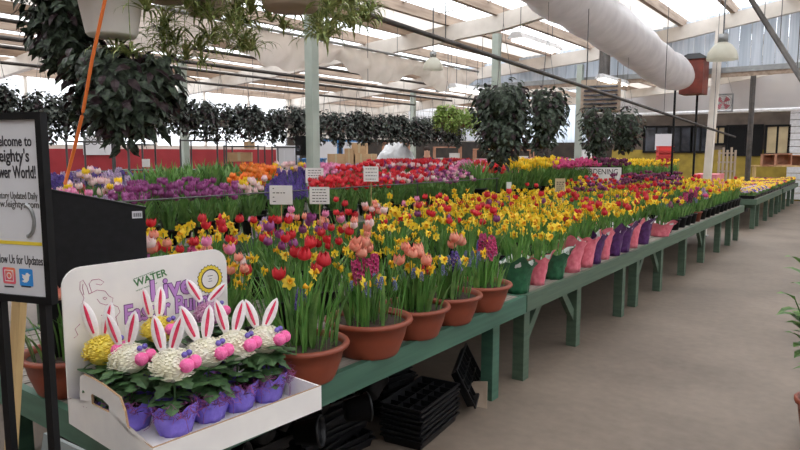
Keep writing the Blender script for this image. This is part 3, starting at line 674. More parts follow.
for ri, X in enumerate([-4.06, -4.33, -4.62, -5.42, -5.75, -6.1]):
    Y = 1.95 + .05 * ri
    k = 0
    while Y < 13.4:
        yy = Y + rr.uniform(-.03, .03); q = px((X, yy, 1.35)); Y += .25; k += 1
        if ri < 2:
            key = (('lavender', 'violet', 'pink', 'cream', 'purple')[rr.randrange(5)]) if q < 100 else 'purple' if q < 240 else ('cream' if q < 262 else 'violet' if q < 303 else 'red' if q < 372 else ('redmix' if rr.random() < .6 else 'red') if q < 425 else 'pinkmix' if q < 470 else 'green' if q < 478 else 'red' if q < 500 else 'yellow' if q < 556 else 'magenta' if q < 596 else 'plum' if q < 672 else 'yellow')
            if rr.random() < .1 and 372 < q < 470: key = 'magenta'
        elif ri < 4:
            key = ('lavender', 'violet', 'cream')[rr.randrange(3)] if q < 118 else ('green' if ri == 3 else 'purple') if q < 236 else 'orange' if q < 268 else 'violet' if q < 300 else 'pink' if q < 330 else 'red' if q < 368 else 'redmix' if q < 450 else 'pink' if q < 500 else ('yellow' if rr.random() < .5 else 'pink') if q < 556 else 'magenta' if q < 600 else 'yellow'
        else:
            key = ('lavender' if rr.random() < .5 else 'violet') if q < 150 else 'green' if q < 240 else 'orange' if q < 272 else 'cream' if q < 300 else 'pink' if q < 345 else 'lavender' if q < 372 else 'redmix' if q < 470 else 'pink' if q < 560 else 'magenta' if q < 600 else 'yellow'
        o = tier_take(key, rr); o.location = (X, yy, ZC); o.rotation_euler = (0, 0, rr.random() * 6.28); s = rr.uniform(.94, 1.05) * ((.85 if q < 470 else 1.08) if ri < 2 else .9 if ri < 3 else 1.06) * (1.4 if key == 'green' else 1); o.scale = (s, s, s)
        cnt[ri, key] = cnt.get((ri, key), 0) + 1
        o['label'] = '%s, %s raised row, %s from black panel end' % (TK[key][1], ORD[ri], ORD[cnt[ri, key] - 1]); o['group'] = 'pots of %s on the raised bench' % TK[key][1]
# pansy trays on the second bench
def pansy_tray(cols, seed):
    rr2 = random.Random(seed); t = thing('pansy_tray', '', 'plant tray', (0, 0, 0), 0, 'pansy trays on the second green bench')
    m = MB(); W, L, H_ = .27, .52, .07
    m.box((-W / 2, -L / 2, 0), (W / 2, L / 2, H_ - .02)); m.box((-W / 2 - .012, -L / 2 - .012, H_ - .02), (W / 2 + .012, L / 2 + .012, H_)); m.build('tray', 'black', t)
    g = MB()
    for k in range(150): leaf(g, (rr2.uniform(-W / 2, W / 2), rr2.uniform(-L / 2, L / 2), H_ - .01), rr2.random() * 6.28, rr2.uniform(.06, .13), rr2.uniform(.2, .9), .028, 0, 3, .8)
    g.build('foliage', 'leaf', t, True)
    for k in range(44):
        c = cols[rr2.randrange(len(cols))]; inst('pansy', HEAD['pansy', c][0], t, TRS((rr2.uniform(-W / 2, W / 2) * 1.1, rr2.uniform(-L / 2, L / 2) * 1.05, H_ + rr2.uniform(.07, .13)), (0, rr2.uniform(.2, 1.0), rr2.uniform(-2.2, .2)), 1.35))
    return t
PT = [(['lav', 'violet', 'yellow'], 'violet and cream pansies'), (['yellow'], 'yellow pansies'), (['yellow', 'orange'], 'yellow and orange pansies'), (['darkp', 'magenta'], 'wine red pansies')]
protos = [pansy_tray(c, 70 + i) for i, (c, d) in enumerate(PT)]; ui = set(); k = 0
for ri, X in enumerate((-2.1, -2.45, -2.8, -3.12)):
    for j in range(15):
        Y = 15.35 + j * .575 + (.08 if j > 7 else 0)
        if ri > 0 and Y > 22.6: continue
        kind = 0 if (ri == 0 and j < 4) else (3 if (ri in (1, 2) and j % 4 == 0) or (ri == 0 and j % 3 == 0) else 1 if (j + ri) % 2 else 2)
        o = protos[kind] if kind not in ui else copy_tree(protos[kind]); ui.add(kind)
        o.location = (X, Y, HB); o['label'] = 'tray of %s, second bench, %s row, %s from near end' % (PT[kind][1], ORD[ri], ORD[j])
# raised boxes behind them
def pinkbox(p, s, lab):
    m = MB(); m.box((-s[0] / 2, -s[1] / 2, 0), (s[0] / 2, s[1] / 2, s[2])); t = thing('flat_pink_box', lab, 'box', p)
    m.build('carton', 'pinkbox', t); m = MB(); m.box((-s[0] / 2 - .006, -s[1] / 2 - .006, s[2] - .02), (s[0] / 2 + .006, s[1] / 2 + .006, s[2] + .004)); m.build('lid', 'pinkbox', t)
p = atd(718, 176, 14.2)
# price cards on sticks
def card(x, y, w, h, d, lab, tint='paper', lines=5, hand=False, bottom=None):
    p = atd(x, y, d); t = thing('price_card', lab, 'sign', p, YAW * .9, 'white price cards among the flowers'); s = d / F; W, H_ = w * s, h * s
    m = MB(); m.box((-W / 2, -.003, -H_ / 2), (W / 2, .003, H_ / 2)); m.build('card', 'white' if tint == 'paper' else tint, t)
    m = MB(); rr3 = random.Random(x)
    for k in range(lines):
        z = H_ * (.34 - .68 * k / max(1, lines - 1)); xx = -W * .36
        while xx < W * .34:
            ww = W * rr3.uniform(.06, .16); m.box((xx, -.0038, z - H_ * .022), (min(xx + ww, W * .38), -.0031, z + H_ * .022)); xx += ww + W * .05
            if hand and rr3.random() < .35: break
    m.build('writing', 'ink', t)
    m = MB(); m.tube([(0, .006, H_ * .2), (0, .006, (bottom or ZC + .01) - p.z)], .004, 5); m.build('stick', 'wood', t)
card(281, 195, 23, 19, 4.55, 'handwritten white card left of the other two cards above the tulips', 'paper', 4, True)
card(319.5, 195.5, 20, 17, 4.7, 'printed white card directly under the post, right of the handwritten one', 'paper', 5)
card(314.5, 175.5, 18, 15, 6.2, 'white card with yellowish edge in front of the pale post', 'paper', 5)
card(371, 174, 15, 15, 6.2, 'pale card between the violet and the red tulips', 'paper', 4)
card(560, 190, 10, 23, 7.6, 'tall narrow cream card above the daffodils in the middle', 'tan', 9, False, HB + .01)
card(509, 188, 5, 12, 8.5, 'tiny blank upright tag among the yellow flowers', 'paper', 0)
card(539, 170, 7, 9, 10.5, 'small tan card among the far pink tulips', 'tan', 2)
card(146, 163, 8, 8, 6.6, 'small white card before the red wall at left', 'paper', 0)
# GARDENING sign board
p = atd(600, 172.5, 11.2); t = thing('gardening_sign', 'white board lettered GARDENING behind the plum tulips', 'sign', p, YAW * .55)
m = MB(); m.box((-.42, -.01, -.16), (.36, .01, .1)); m.build('board', 'white', t)
m = text_mb('GARDENING', .135); o = m.build('lettering', 'matteblack', t); o.rotation_euler = (PI / 2, 0, 0); o.location = (-.02, -.012, -.03); o.scale = (.82, 1, 1)
m = MB(); m.box((-.43, -.012, -.17), (.37, -.0105, -.155)); m.box((-.43, -.012, .09), (.37, -.0105, .105)); m.box((-.43, -.012, -.17), (-.415, -.0105, .1)); m.box((.355, -.012, -.17), (.37, -.0105, .1)); m.build('border', 'matteblack', t)
for xx in (-.38, .32):
    m = MB(); m.box((xx, .011, ZC + .02 - p.z), (xx + .03, .03, .08)); m.build('leg', 'wood', t)
# thin rail along the front of the raised bench
m = MB(); m.tube([(-3.93, 1.9, 1.3), (-3.93, 7.5, 1.28)], .006, 6)
for y in (1.95, 3.8, 5.65, 7.45): m.tube([(-3.93, y, ZC - .1), (-3.93, y, 1.3)], .006, 6)
tag(m.build('card_rail', 'wire'), 'thin wire rail along the front of the raised purple tulips', 'rail')
# ================================================================ white card tray of bunny mums
TO = Vector((-2.28, 1.075, HB + .005)); TR = math.atan2(.9976, .07); LX, LY = .68, .60
TM = Matrix.Translation(TO) @ Matrix.Rotation(TR, 4, 'Z'); TI = TM.inverted()
tray = thing('card_tray', 'white cardboard tray with printed back board holding bunny mums', 'tray', TO, TR)
m = MB(); m.box((0, -LY, 0), (LX, 0, .008)); m.build('tray_floor', 'white', tray)
m = MB(); m.box((0, -LY, .008), (LX, -LY + .008, .092)); m.box((0, -LY + .001, .092), (LX, -LY + .007, .094), 1); m.build('front_wall', ['white', 'cardedge'], tray)
m = MB(); m.box((LX - .008, -LY + .008, .008), (LX, 0, .092)); m.build('end_wall', 'white', tray)
# left end wall with raised grip and oval hole
out = [(-.0, .008), (-LY + .008, .008), (-LY + .008, .09), (-.47, .092), (-.445, .105), (-.43, .16), (-.40, .20), (-.28, .215), (-.20, .218), (-.14, .215), (-.115, .2), (-.10, .098), (-.05, .094), (-.0, .094)]
hc = (-.26, .14); hole = []
angs = [math.atan2(z - hc[1], y - hc[0]) for y, z in out]
for a in angs: hole.append((hc[0] + .075 * max(-.85, min(.85, 1.15 * math.cos(a))) , hc[1] + .025 * max(-.9, min(.9, 1.3 * math.sin(a)))))
m = MB(); n = len(out)
for k in range(n):
    k2 = (k + 1) % n
    for x, fl in ((0, 0), (.008, 1)):
        q = [(x, *out[k]), (x, *out[k2]), (x, *hole[k2]), (x, *hole[k])]; m.quad(*(q[::-1] if fl else q))
    m.quad((0, *out[k]), (0, *out[k2]), (.008, *out[k2]), (.008, *out[k]), 1); m.quad((0, *hole[k]), (.008, *hole[k]), (.008, *hole[k2]), (0, *hole[k2]), 1)
m.build('grip_wall', ['white', 'cardedge'], tray)
BH = .565
def rc(x0, x1, z0, z1, r, y):
    P = [(x0, y, z0), (x1, y, z0)]
    for k in range(7): a = PI / 2 * k / 6; P.append((x1 - r + r * math.cos(a), y, z1 - r + r * math.sin(a)))
    for k in range(7): a = PI / 2 + PI / 2 * k / 6; P.append((x0 + r + r * math.cos(a), y, z1 - r + r * math.sin(a)))
    return P
m = MB(); m.prism(rc(0, LX - .0, .008, BH, .07, -.008), (0, .008, 0)); board = m.build('back_board', 'white', tray)
YB_ = -.0085
def bp(x, y):   # point of the board's face
    r = TI.to_3x3() @ ray(x, y); o = TI @ CAM; t = (YB_ - o.y) / r.y; p = o + r * t; return p
def on_board(nm, body, x, y, size, mt, off=0, dy=0, rot=0, align='LEFT', sx=1):
    p = bp(x, y); o = text_mb(body, size, .0005, off, align).build(nm, mt, board); o.rotation_euler = (PI / 2, -rot, 0); o.location = (p.x, p.y - .0006 - dy, p.z); o.scale = (sx, 1, 1); return o
on_board('live_lettering_outline', 'Live', 150, 301, .115, 'darkpurple', .0052, 0, .03); on_board('live_lettering', 'Live', 150, 301, .115, 'purpleink', .0022, .0012, .03)
on_board('easter_lettering_outline', 'Easter Bunny', 124, 323.5, .098, 'darkpurple', .005, 0, .0, sx=.77); on_board('easter_lettering', 'Easter Bunny', 124, 323.5, .098, 'purpleink', .002, .0012, .0, sx=.77)
on_board('water_lettering', 'WATER', 135, 287, .04, 'greenink', .0008, 0, .2)
m = MB()
for (x0, y0, x1, y1) in ((133, 279.5, 153.5, 271.5), (136, 291, 157, 283)):
    m = MB(); m.tube([bp(x0 + (x1 - x0) * k / 20, y0 + (y1 - y0) * k / 20 + (.5 if k % 2 else -.5)) for k in range(21)], .0011, 4); m.build('stamp_line', 'greenink', board)
pass
c = bp(210, 279); m = MB(); RS = .046
for k in range(22):
    a = 2 * PI * k / 22; d = Vector((math.cos(a), 0, math.sin(a))); e = Vector((-math.sin(a), 0, math.cos(a)))
    for mm, w, r1, dy in ((1, .0105, .063, .0004), (0, .0075, .059, .0009)):
        m.poly([c + d * RS * .8 - e * w * .7 + Vector((0, -dy, 0)), c + d * (RS + .008) - e * w + Vector((0, -dy, 0)), c + d * r1 + Vector((0, -dy, 0)), c + d * (RS + .008) + e * w + Vector((0, -dy, 0)), c + d * RS * .8 + e * w * .7 + Vector((0, -dy, 0))], mm)
for rr_, mm, dy in ((.043, 1, .0012), (.038, 2, .0015)): m.poly([c + Vector((rr_ * math.cos(2 * PI * k / 28), -dy, rr_ * math.sin(2 * PI * k / 28))) for k in range(28)], mm)
m.build('sunflower_print', ['yellowink', 'ink', 'white'], board)
m = MB()
for (dz, ws) in ((.014, .024), (.001, .012), (-.009, .018)): m.tube([c + Vector((-ws / 2, -.002, dz)), c + Vector((ws / 2, -.002, dz))], .0013, 4)
m.build('sunflower_writing', 'ink', board)
# rabbit line drawing
m = MB()
def ln(pts, r=.0011): m.tube([bp(*q) for q in pts], r, 4)
ln([(84, 298), (80, 290), (80, 282), (83, 280), (87, 287), (89, 294)]); ln([(84, 295), (82.5, 288), (83, 284)])
ln([(92, 293), (89, 284), (92, 280), (99, 279), (104, 282), (101, 285), (96, 284)])
ln([(84, 298), (82, 304), (84, 310), (90, 313)]); ln([(89, 294), (97, 290), (105, 291), (109, 296), (113, 298), (112, 303), (106, 305), (100, 303), (97, 299)]); ln([(103, 298), (105, 300), (107, 298), (105, 297), (103, 298)])
ln([(110, 303), (118, 307), (120, 312), (116, 317), (106, 318), (101, 315)]); ln([(104, 318), (103, 328), (110, 334)]); ln([(116, 317), (118, 326), (115, 334)]); ln([(80, 324), (75, 329), (78, 335), (74, 338)]); ln([(90, 313), (92, 322), (90, 330)])
m.build('rabbit_drawing', 'pinkink', board)

# chrysanthemum heads
def mum_mb(seed, r0=.07):
    rr2 = random.Random(seed); m = MB(); N = 300
    for k in range(N):
        u = (k + .5) / N; th = u ** .62 * 1.95; a = k * 2.39996 + rr2.uniform(-.15, .15)
        d = Vector((math.cos(a) * math.sin(th), math.sin(a) * math.sin(th), math.cos(th))); side = Vector((-math.sin(a), math.cos(a), 0)); up = d.cross(side)
        up = side.cross(d) if side.cross(d).z > 0 else d.cross(side)
        S = Vector((1, 1, .78)); R1 = r0 * rr2.uniform(.9, 1.06); w = .0085 + .004 * u; L = r0 * .45
        base = d * (R1 - L * .75); tip = d * R1
        cur = up * (.012 * (1 - u))
        p = [base, base.lerp(tip, .5) - up * .004, tip, tip + cur - d * .003]
        ws = [w * .5, w * .9, w, w * .55]
        P = [Vector((q.x * S.x, q.y * S.y, q.z * S.z)) for q in p]
        for q in range(3): m.quad(P[q] - side * ws[q] * .6, P[q] + side * ws[q] * .6, P[q + 1] + side * ws[q + 1] * .6, P[q + 1] - side * ws[q + 1] * .6)
    m.ball((0, 0, .0), r0 * .86, 0, 12, 8, (1, 1, .78)); return m
def ear_mb(L, w, th, off=0):
    m = MB()
    def prof(u): return math.sin(min(1, .1 + .9 * u) * PI) ** .6 if u < 1 else .05
    m.grid(lambda u, v: (off - th * math.cos(v * 2 * PI) * prof(u) * (1 if math.cos(v * 2 * PI) < 0 else .3), w * math.sin(v * 2 * PI) * prof(u), L * u), 10, 12)
    return m
EAR = ear_mb(.13, .024, .008).mesh('ear', 'felt'); EIN = ear_mb(.108, .0072, .005, .0055).mesh('inner_ear', 'earred')
MUMM = {c: [mum_mb(i, .078).mesh('mum_head', c) for i in (1, 2)] for c in ('mumyellow', 'mumwhite', 'mumpurple')}
POM = MB(); POM.ball((0, 0, 0), .0245, 0, 14, 10); POMM = POM.mesh('cheek_pompom', 'pom')
EY = MB(); EY.ball((0, 0, 0), .0105, 0, 10, 8); EYM = EY.mesh('eye_pompom', 'eye')
def lobed(mb, base, ang, L, lean, w, m=0):
    d = Vector((math.cos(ang) * math.sin(lean), math.sin(ang) * math.sin(lean), math.cos(lean))); side = Vector((-math.sin(ang), math.cos(ang), 0)); b0 = Vector(base)
    n = d.cross(side); prev = None
    for u, ww in ((0, .08), (.2, .32), (.3, .95), (.42, .55), (.55, 1.0), (.7, .5), (.8, .6), (1, .03)):
        p = b0 + d * L * u + n * (.3 * L * u * u) * (1 if n.z < 0 else -1); cur = (p - side * w * ww * .5 - n * .004, p, p + side * w * ww * .5 - n * .004)
        if prev: mb.quad(prev[0], prev[1], cur[1], cur[0], m); mb.quad(prev[1], prev[2], cur[2], cur[1], m)
        prev = cur
def bunny(a, v, h, c, seed, label, ears=(-.12, .16), s=1.0, face=.35):
    rr2 = random.Random(seed); p = TM @ Vector((a, -v, .0085)); t = thing('bunny_mum_pot', label, 'potted plant', p, face, 'bunny mums in the card tray')
    pr = [(.001, 0), (.054, 0), (.060, .02), (.069, .05), (.076, .08), (.084, .108)]; ph = rr2.random() * 6
    m = MB(); m.lathe(pr, 40, wob=lambda r, z, w, k: (r * (1 + .035 * math.sin(13 * w + k + ph) + .03 * math.sin(7 * w - k)), z + (.009 * math.sin(5 * w + ph) + .006 * math.sin(11 * w) if k == 5 else 0))); m.build('foil_wrapper', 'foil', t, True)
    m = MB(); m.disc(.078, .075, 16); m.build('soil', 'soil', t)
    m = MB(); aa = rr2.random() * 6
    P = [Vector((.075 * math.cos(aa), .075 * math.sin(aa), .09)), Vector((.11 * math.cos(aa), .11 * math.sin(aa), .125)), Vector((.125 * math.cos(aa + .3), .125 * math.sin(aa + .3), .10)), Vector((.085 * math.cos(aa + .6), .085 * math.sin(aa + .6), .085))]
    m.quad(*P); m.build('cellophane_tip', 'film', t)
    m = MB()
    for k in range(80):
        q = rr2.uniform(-1.9, .9); r = rr2.uniform(.075, .098); b0 = Vector((r * math.cos(q), r * math.sin(q), rr2.uniform(.085, .12)))
        pts = [b0]
        for j in range(3): pts.append(pts[-1] + Vector((rr2.uniform(-.014, .02), rr2.uniform(-.018, .018), rr2.uniform(-.016, .012))))
        m.tube(pts, .0011, 3)
    for k in range(2): q = rr2.uniform(-.6, .6); m.tube([(.08 * math.cos(q), .08 * math.sin(q), .1), (.1 * math.cos(q), .1 * math.sin(q), .06), (.095 * math.cos(q + .1), .095 * math.sin(q + .1), .02)], .0009, 3)
    m.build('tinsel', 'tinsel', t)
    g = MB()
    for k in range(28):
        q = rr2.random() * 6.28; z = rr2.uniform(.11, h - .045); lobed(g, (.012 * math.cos(q), .012 * math.sin(q), z), q, rr2.uniform(.075, .12), rr2.uniform(.9, 1.9), rr2.uniform(.06, .085))
    g.tube([(0, 0, .07), (.004, 0, h * .6), (0, 0, h - .01)], .004, 5); g.build('foliage', 'mumleaf', t, True)
    inst('flower_head', MUMM[c][seed % 2], t, TRS((0, 0, h - .028), (rr2.uniform(-.1, .1), .1, rr2.random() * 6), s))
    for k, e in enumerate(ears):
        o = inst('ear', EAR, t, TRS((-.02 + (k - .5) * .03, (k - .5) * .012, h + .025), (e, rr2.uniform(-.12, .12), -1.25 + rr2.uniform(-.35, .35)), s * rr2.uniform(.92, 1.05))); inst('inner_ear', EIN, o, TRS((.0, 0, .012)))
    for k in (-1, 1):
        inst('cheek_pompom', POMM, t, TRS((.072 * s, k * .022, h - .012), (0, 0, 0), s)); inst('eye_pompom', EYM, t, TRS((.058 * s, k * .013, h + .022), (0, 0, 0), s))
    return t
bunny(.10, .10, .285, 'mumyellow', 2, 'lemon yellow bunny mum at the left end of the tray', (.3, -.22))
bunny(.31, .10, .315, 'mumyellow', 5, 'lemon yellow bunny mum at the back beneath the big purple letters', (.18, -.1), .9)
bunny(.53, .10, .335, 'mumpurple', 8, 'rosy pink speckled bunny mum at the back near the sunflower print', (.5, -.75), .85)
bunny(.13, .215, .27, 'mumwhite', 4, 'white bunny mum in second rank, between the left yellow one and front', (.3, -.25), .95)
bunny(.205, .37, .262, 'mumwhite', 7, 'front white bunny mum nearest the grip, first violet wrapper', (.22, -.32))
bunny(.345, .36, .268, 'mumwhite', 10, 'second white bunny mum along the front, tallest open ears', (.42, -.12))
bunny(.47, .36, .268, 'mumwhite', 13, 'third white bunny mum along the front row of the tray', (.3, -.25))
bunny(.60, .37, .262, 'mumwhite', 16, 'last white bunny mum at the right end by the clay bowl', (.32, -.42))

# ================================================================ welcome sign on its stand
SR = math.atan2(.31, .95); sgn = atd(42, 200, 1.8); S0 = Vector((sgn.x, sgn.y, 0))
sign = thing('sign_stand', 'black framed welcome sign on two thin black legs at left edge', 'sign', S0, SR); SM = Matrix.Translation(S0) @ Matrix.Rotation(SR, 4, 'Z'); SI = SM.inverted()
def spt(x, y, Y=-.012):
    r = SI.to_3x3() @ ray(x, y); o = SI @ CAM; t = (Y - o.y) / r.y; return o + r * t
zt = spt(40, 119).z; zb = spt(46, 298).z; xr = spt(39.5, 200).x; WS = 2 * (xr - spt(12, 200).x)
m = MB(); xl = xr - WS; fw = .02
m.box((xl - fw, -.012, zb - fw), (xl, .012, zt + fw)); m.box((xr, -.012, zb - fw), (xr + fw, .012, zt + fw)); m.box((xl, -.012, zt), (xr, .012, zt + fw)); m.box((xl, -.012, zb - fw), (xr, .012, zb)); m.build('frame', 'matteblack', sign)
m = MB(); m.box((xl, -.004, zb), (xr, .004, zt)); m.build('poster', 'paper', sign)
for xx in (xr - .03, xl + .005):
    m = MB(); m.box((xx, -.01, 0), (xx + .024, .012, zb - fw)); m.build('leg', 'matteblack', sign)
m = MB(); m.box((xl - .02, -.16, 0), (xr + .02, .16, .015)); m.build('foot', 'matteblack', sign)
def stext(body, y, size, mt='ink', x=12, sx=1.0, off=0):
    p = spt(x, y); o = text_mb(body, size, .0004, off).build('lettering', mt, sign); o.rotation_euler = (PI / 2, 0, 0); o.location = ((xl + xr) / 2 - .0, -.0048, p.z); o.scale = (sx, 1, 1); return o
pxm = 1.8 / F
stext('Welcome to', 146, .042, off=.0006, sx=.72); stext("Leighty's", 161.5, .05, off=.0008, sx=.76); stext('Flower World!', 178, .05, off=.0008, sx=.57)
stext('Inventory Updated Daily', 199, .029, 'pipe', sx=.6); stext('www.leightys.com', 207.5, .029, 'pipe', sx=.85); stext('Follow Us for Updates!', 264, .038, sx=.54)
m = MB(); z0 = spt(12, 243).z; m.box((xl + .01, -.0052, z0 - .005), (xr - .01, -.0042, z0 + .005)); m.build('yellow_strip', 'yellowink', sign)
# curved arrow
m = MB(); c = spt(24, 221); m.tube([c + Vector((.0 + .03 * math.cos(a), .007, .045 * math.sin(a))) for a in [1.5 - 3.0 * k / 10 for k in range(11)]], .006, 5); m.build('arrow', 'steel', sign)
def rsq(c, s, y, mt, nm, r=.25):
    m = MB(); P = []
    for qx, qz, a0 in ((1, 1, 0), (-1, 1, 1), (-1, -1, 2), (1, -1, 3)):
        for k in range(5): a = PI / 2 * (a0 + k / 4); P.append((c.x + s * (qx * (1 - r) + r * math.cos(a)), y, c.z + s * (qz * (1 - r) + r * math.sin(a))))
    m.prism(P, (0, -.0006, 0)); return m.build(nm, mt, sign)
c = spt(7, 276); rsq(c, .024, -.0044, 'insta', 'camera_icon')
m = MB()
def ring(c, r, w, y, n=20):
    for k in range(n):
        a, b2 = 2 * PI * k / n, 2 * PI * (k + 1) / n; m.quad(*[(c.x + rr_ * math.cos(q), y, c.z + rr_ * math.sin(q)) for rr_, q in ((r, a), (r, b2), (r - w, b2), (r - w, a))])
ring(c, .0095, .003, -.0053); m.poly([(c.x + .012 + .002 * math.cos(k), -.0053, c.z + .012 + .002 * math.sin(k)) for k in range(6)])
for (a, b2) in (((-.017, -.017), (.017, -.0145)), ((-.017, .0145), (.017, .017)), ((-.017, -.017), (-.0145, .017)), ((.0145, -.017), (.017, .017))): m.quad((c.x + a[0], -.0053, c.z + a[1]), (c.x + b2[0], -.0053, c.z + a[1]), (c.x + b2[0], -.0053, c.z + b2[1]), (c.x + a[0], -.0053, c.z + b2[1]))
m.build('camera_outline', 'white', sign)
c = spt(24, 278); rsq(c, .025, -.0044, 'bird', 'bird_icon', .15)
m = MB(); m.poly([(c.x + x * .02, -.0053, c.z + z * .02) for x, z in ((-.85, -.55), (-.35, -.35), (-.75, 0), (-.6, .1), (-.8, .45), (-.1, .3), (.05, .65), (.4, .72), (.6, .5), (.9, .45), (.62, .2), (.5, -.35), (.1, -.7), (-.4, -.75))]); m.build('bird_shape', 'white', sign)
m = MB()
for cx in (7, 24):
    q = spt(cx, 287); m.box((q.x - .018, -.0052, q.z - .002), (q.x + .018, -.0045, q.z + .002))
m.build('handle_lines', 'ink', sign)

# black panel behind, with its orange cord
TL, TRt = atd(40, 188, 2.55), atd(145, 208, 2.72); ang = math.atan2(TRt.y - TL.y, TRt.x - TL.x); wd = math.hypot(TRt.y - TL.y, TRt.x - TL.x)
pan = thing('black_panel', 'large plain black panel standing behind the bunny board', 'panel', (TL.x, TL.y, HB), ang)
m = MB(); m.prism([(0, 0, 0), (wd, 0, 0), (wd, 0, TRt.z - HB), (0, 0, TL.z - HB)], (0, .03, 0)); m.build('panel', 'black', pan)
m = MB(); m.prism([(-.004, -.004, TL.z - HB - .006), (wd + .004, -.004, TRt.z - HB - .006), (wd + .004, -.004, TRt.z - HB + .004), (-.004, -.004, TL.z - HB + .004)], (0, .038, 0)); m.build('rim', 'matteblack', pan)
m = MB(); m.box((wd - .052, -.003, TRt.z - HB - .042), (wd - .012, -.0005, TRt.z - HB - .012)); m.build('sticker', 'paper', pan)
m = MB()
for k in range(9): m.box((wd - .048 + k * .0038, -.0038, TRt.z - HB - .036), (wd - .0465 + k * .0038 + .001 * (k % 2), -.003, TRt.z - HB - .02))
m.build('bar_marks', 'ink', pan)
m = MB(); m.tube([atd(65, 184, 2.52), atd(74, 150, 2.45), atd(82, 116, 2.4), atd(83, 112, 2.4), atd(92, 60, 2.35), atd(105, 0, 2.3), atd(112, -60, 2.25), atd(118, -200, 2.2)], .0065, 8)
tag(m.build('extension_cord', 'cordorange', None, True), 'orange cord running up in front of the white hanging pot', 'cord')
# leaning things at the bench end
m = MB(); a, b2 = atd(48, 432, 2.0), atd(112, 462, 1.92); m.prism([(a.x, a.y, a.z), (b2.x, b2.y, b2.z), (b2.x + .05, b2.y - .16, .01), (a.x + .05, a.y - .16, .01)], (-.004, -.012, 0))
tag(m.build('clear_plastic_lid', 'greyfilm'), 'grey see-through plastic sheet leaning below the tray at bottom left', 'plastic sheet')
m = MB(); a = atd(16, 300, 2.0); b2 = Vector((a.x - .12, a.y - .08, 0)); m.prism([(a.x - .03, a.y, a.z), (a.x + .03, a.y, a.z), (b2.x + .02, b2.y, 0), (b2.x - .02, b2.y, 0)], (0, .02, 0))
tag(m.build('wooden_board', 'wood'), 'pale wooden slat leaning behind the black legs of the sign', 'slat')
# ================================================================ hanging baskets
def blade(mb, p, d, n, L, w, m=0):
    s = d.cross(n).normalized(); n = s.cross(d)
    q = [p + d * L * u + n * (.14 * L * math.sin(u * PI)) for u in (0, .3, .65, 1)]; ws = [.12, 1, .85, .04]
    for k in range(3):
        a, b2 = q[k], q[k + 1]; wa, wb = w * ws[k] / 2, w * ws[k + 1] / 2; dn = n * (-.18)
        mb.quad(a - s * wa - dn * wa, a, b2, b2 - s * wb - dn * wb, m); mb.quad(a, a + s * wa - dn * wa, b2 + s * wb - dn * wb, b2, m)
def hang(name, label, p, pot, potr, poth, ztop, fol, mats, group, wires=3):
    t = thing(name, label, 'hanging plant', p, 0, group)
    m = MB(); m.lathe([(.001, 0), (potr * .68, 0), (potr * .74, .01), (potr * .96, poth * .86), (potr * 1.04, poth * .86), (potr * 1.05, poth), (potr * .95, poth), (potr * .9, poth * .8), (.001, poth * .8)], 24); m.build('pot', pot, t, True)
    m = MB(); hz = min(ztop - p[2], poth + .55)
    for k in range(wires): a = 2 * PI * k / wires + .5; m.tube([(potr * math.cos(a), potr * math.sin(a), poth), (0, 0, hz)], .0022, 4)
    m.tube([(0, 0, hz), (0, 0, ztop - p[2])], .0025, 4); m.build('hanger', 'wire', t)
    fol.build('foliage', mats, t, True); return t
def vines(seed, potr, poth, n, rmax, drop, L, w, avoid=None, step=.034, rise=.07, dirs=None):
    rr2 = random.Random(seed); m = MB()
    for k in range(n):
        a = rr2.random() * 2 * PI
        out = rr2.uniform(potr * .9, rmax); dr = rr2.uniform(.1, 1) ** .8 * drop * (1.05 - .45 * out / rmax)
        if avoid is not None:
            da = abs((a - avoid + PI) % (2 * PI) - PI)
            if da < .8: dr *= .12; out *= .85
        cen = rr2.uniform(.0, .35) if dr > drop * .5 else 0
        P = [Vector((potr * .5 * math.cos(a), potr * .5 * math.sin(a), poth)), Vector((out * .7 * math.cos(a), out * .7 * math.sin(a), poth + rise * rr2.random())), Vector((out * math.cos(a), out * math.sin(a), poth - .06))]
        z = poth - .06; ph = a
        while z > poth - dr:
            z -= .05; ph += rr2.uniform(-.12, .12); o2 = out * (1 - cen * (poth - z) / max(drop, .01)); P.append(Vector((o2 * math.cos(ph), o2 * math.sin(ph), z)))
        dist = 0; 
        for i in range(len(P) - 1):
            seg = P[i + 1] - P[i]; l = seg.length; q = dist
            while q < l:
                c = P[i] + seg * (q / l); aa = ph + rr2.uniform(-1.2, 1.2); d = Vector((math.cos(aa), math.sin(aa), rr2.uniform(-1.3, .1))).normalized(); nn = Vector((math.cos(aa) * .5, math.sin(aa) * .5, .9))
                blade(m, c, d, nn, L * rr2.uniform(.7, 1.15), w * rr2.uniform(.8, 1.1), 1 if rr2.random() < .16 else 0); q += step
            dist = q - l
        if i > 2: m.tube(P[1:], .0018, 3, 1, False)
    return m
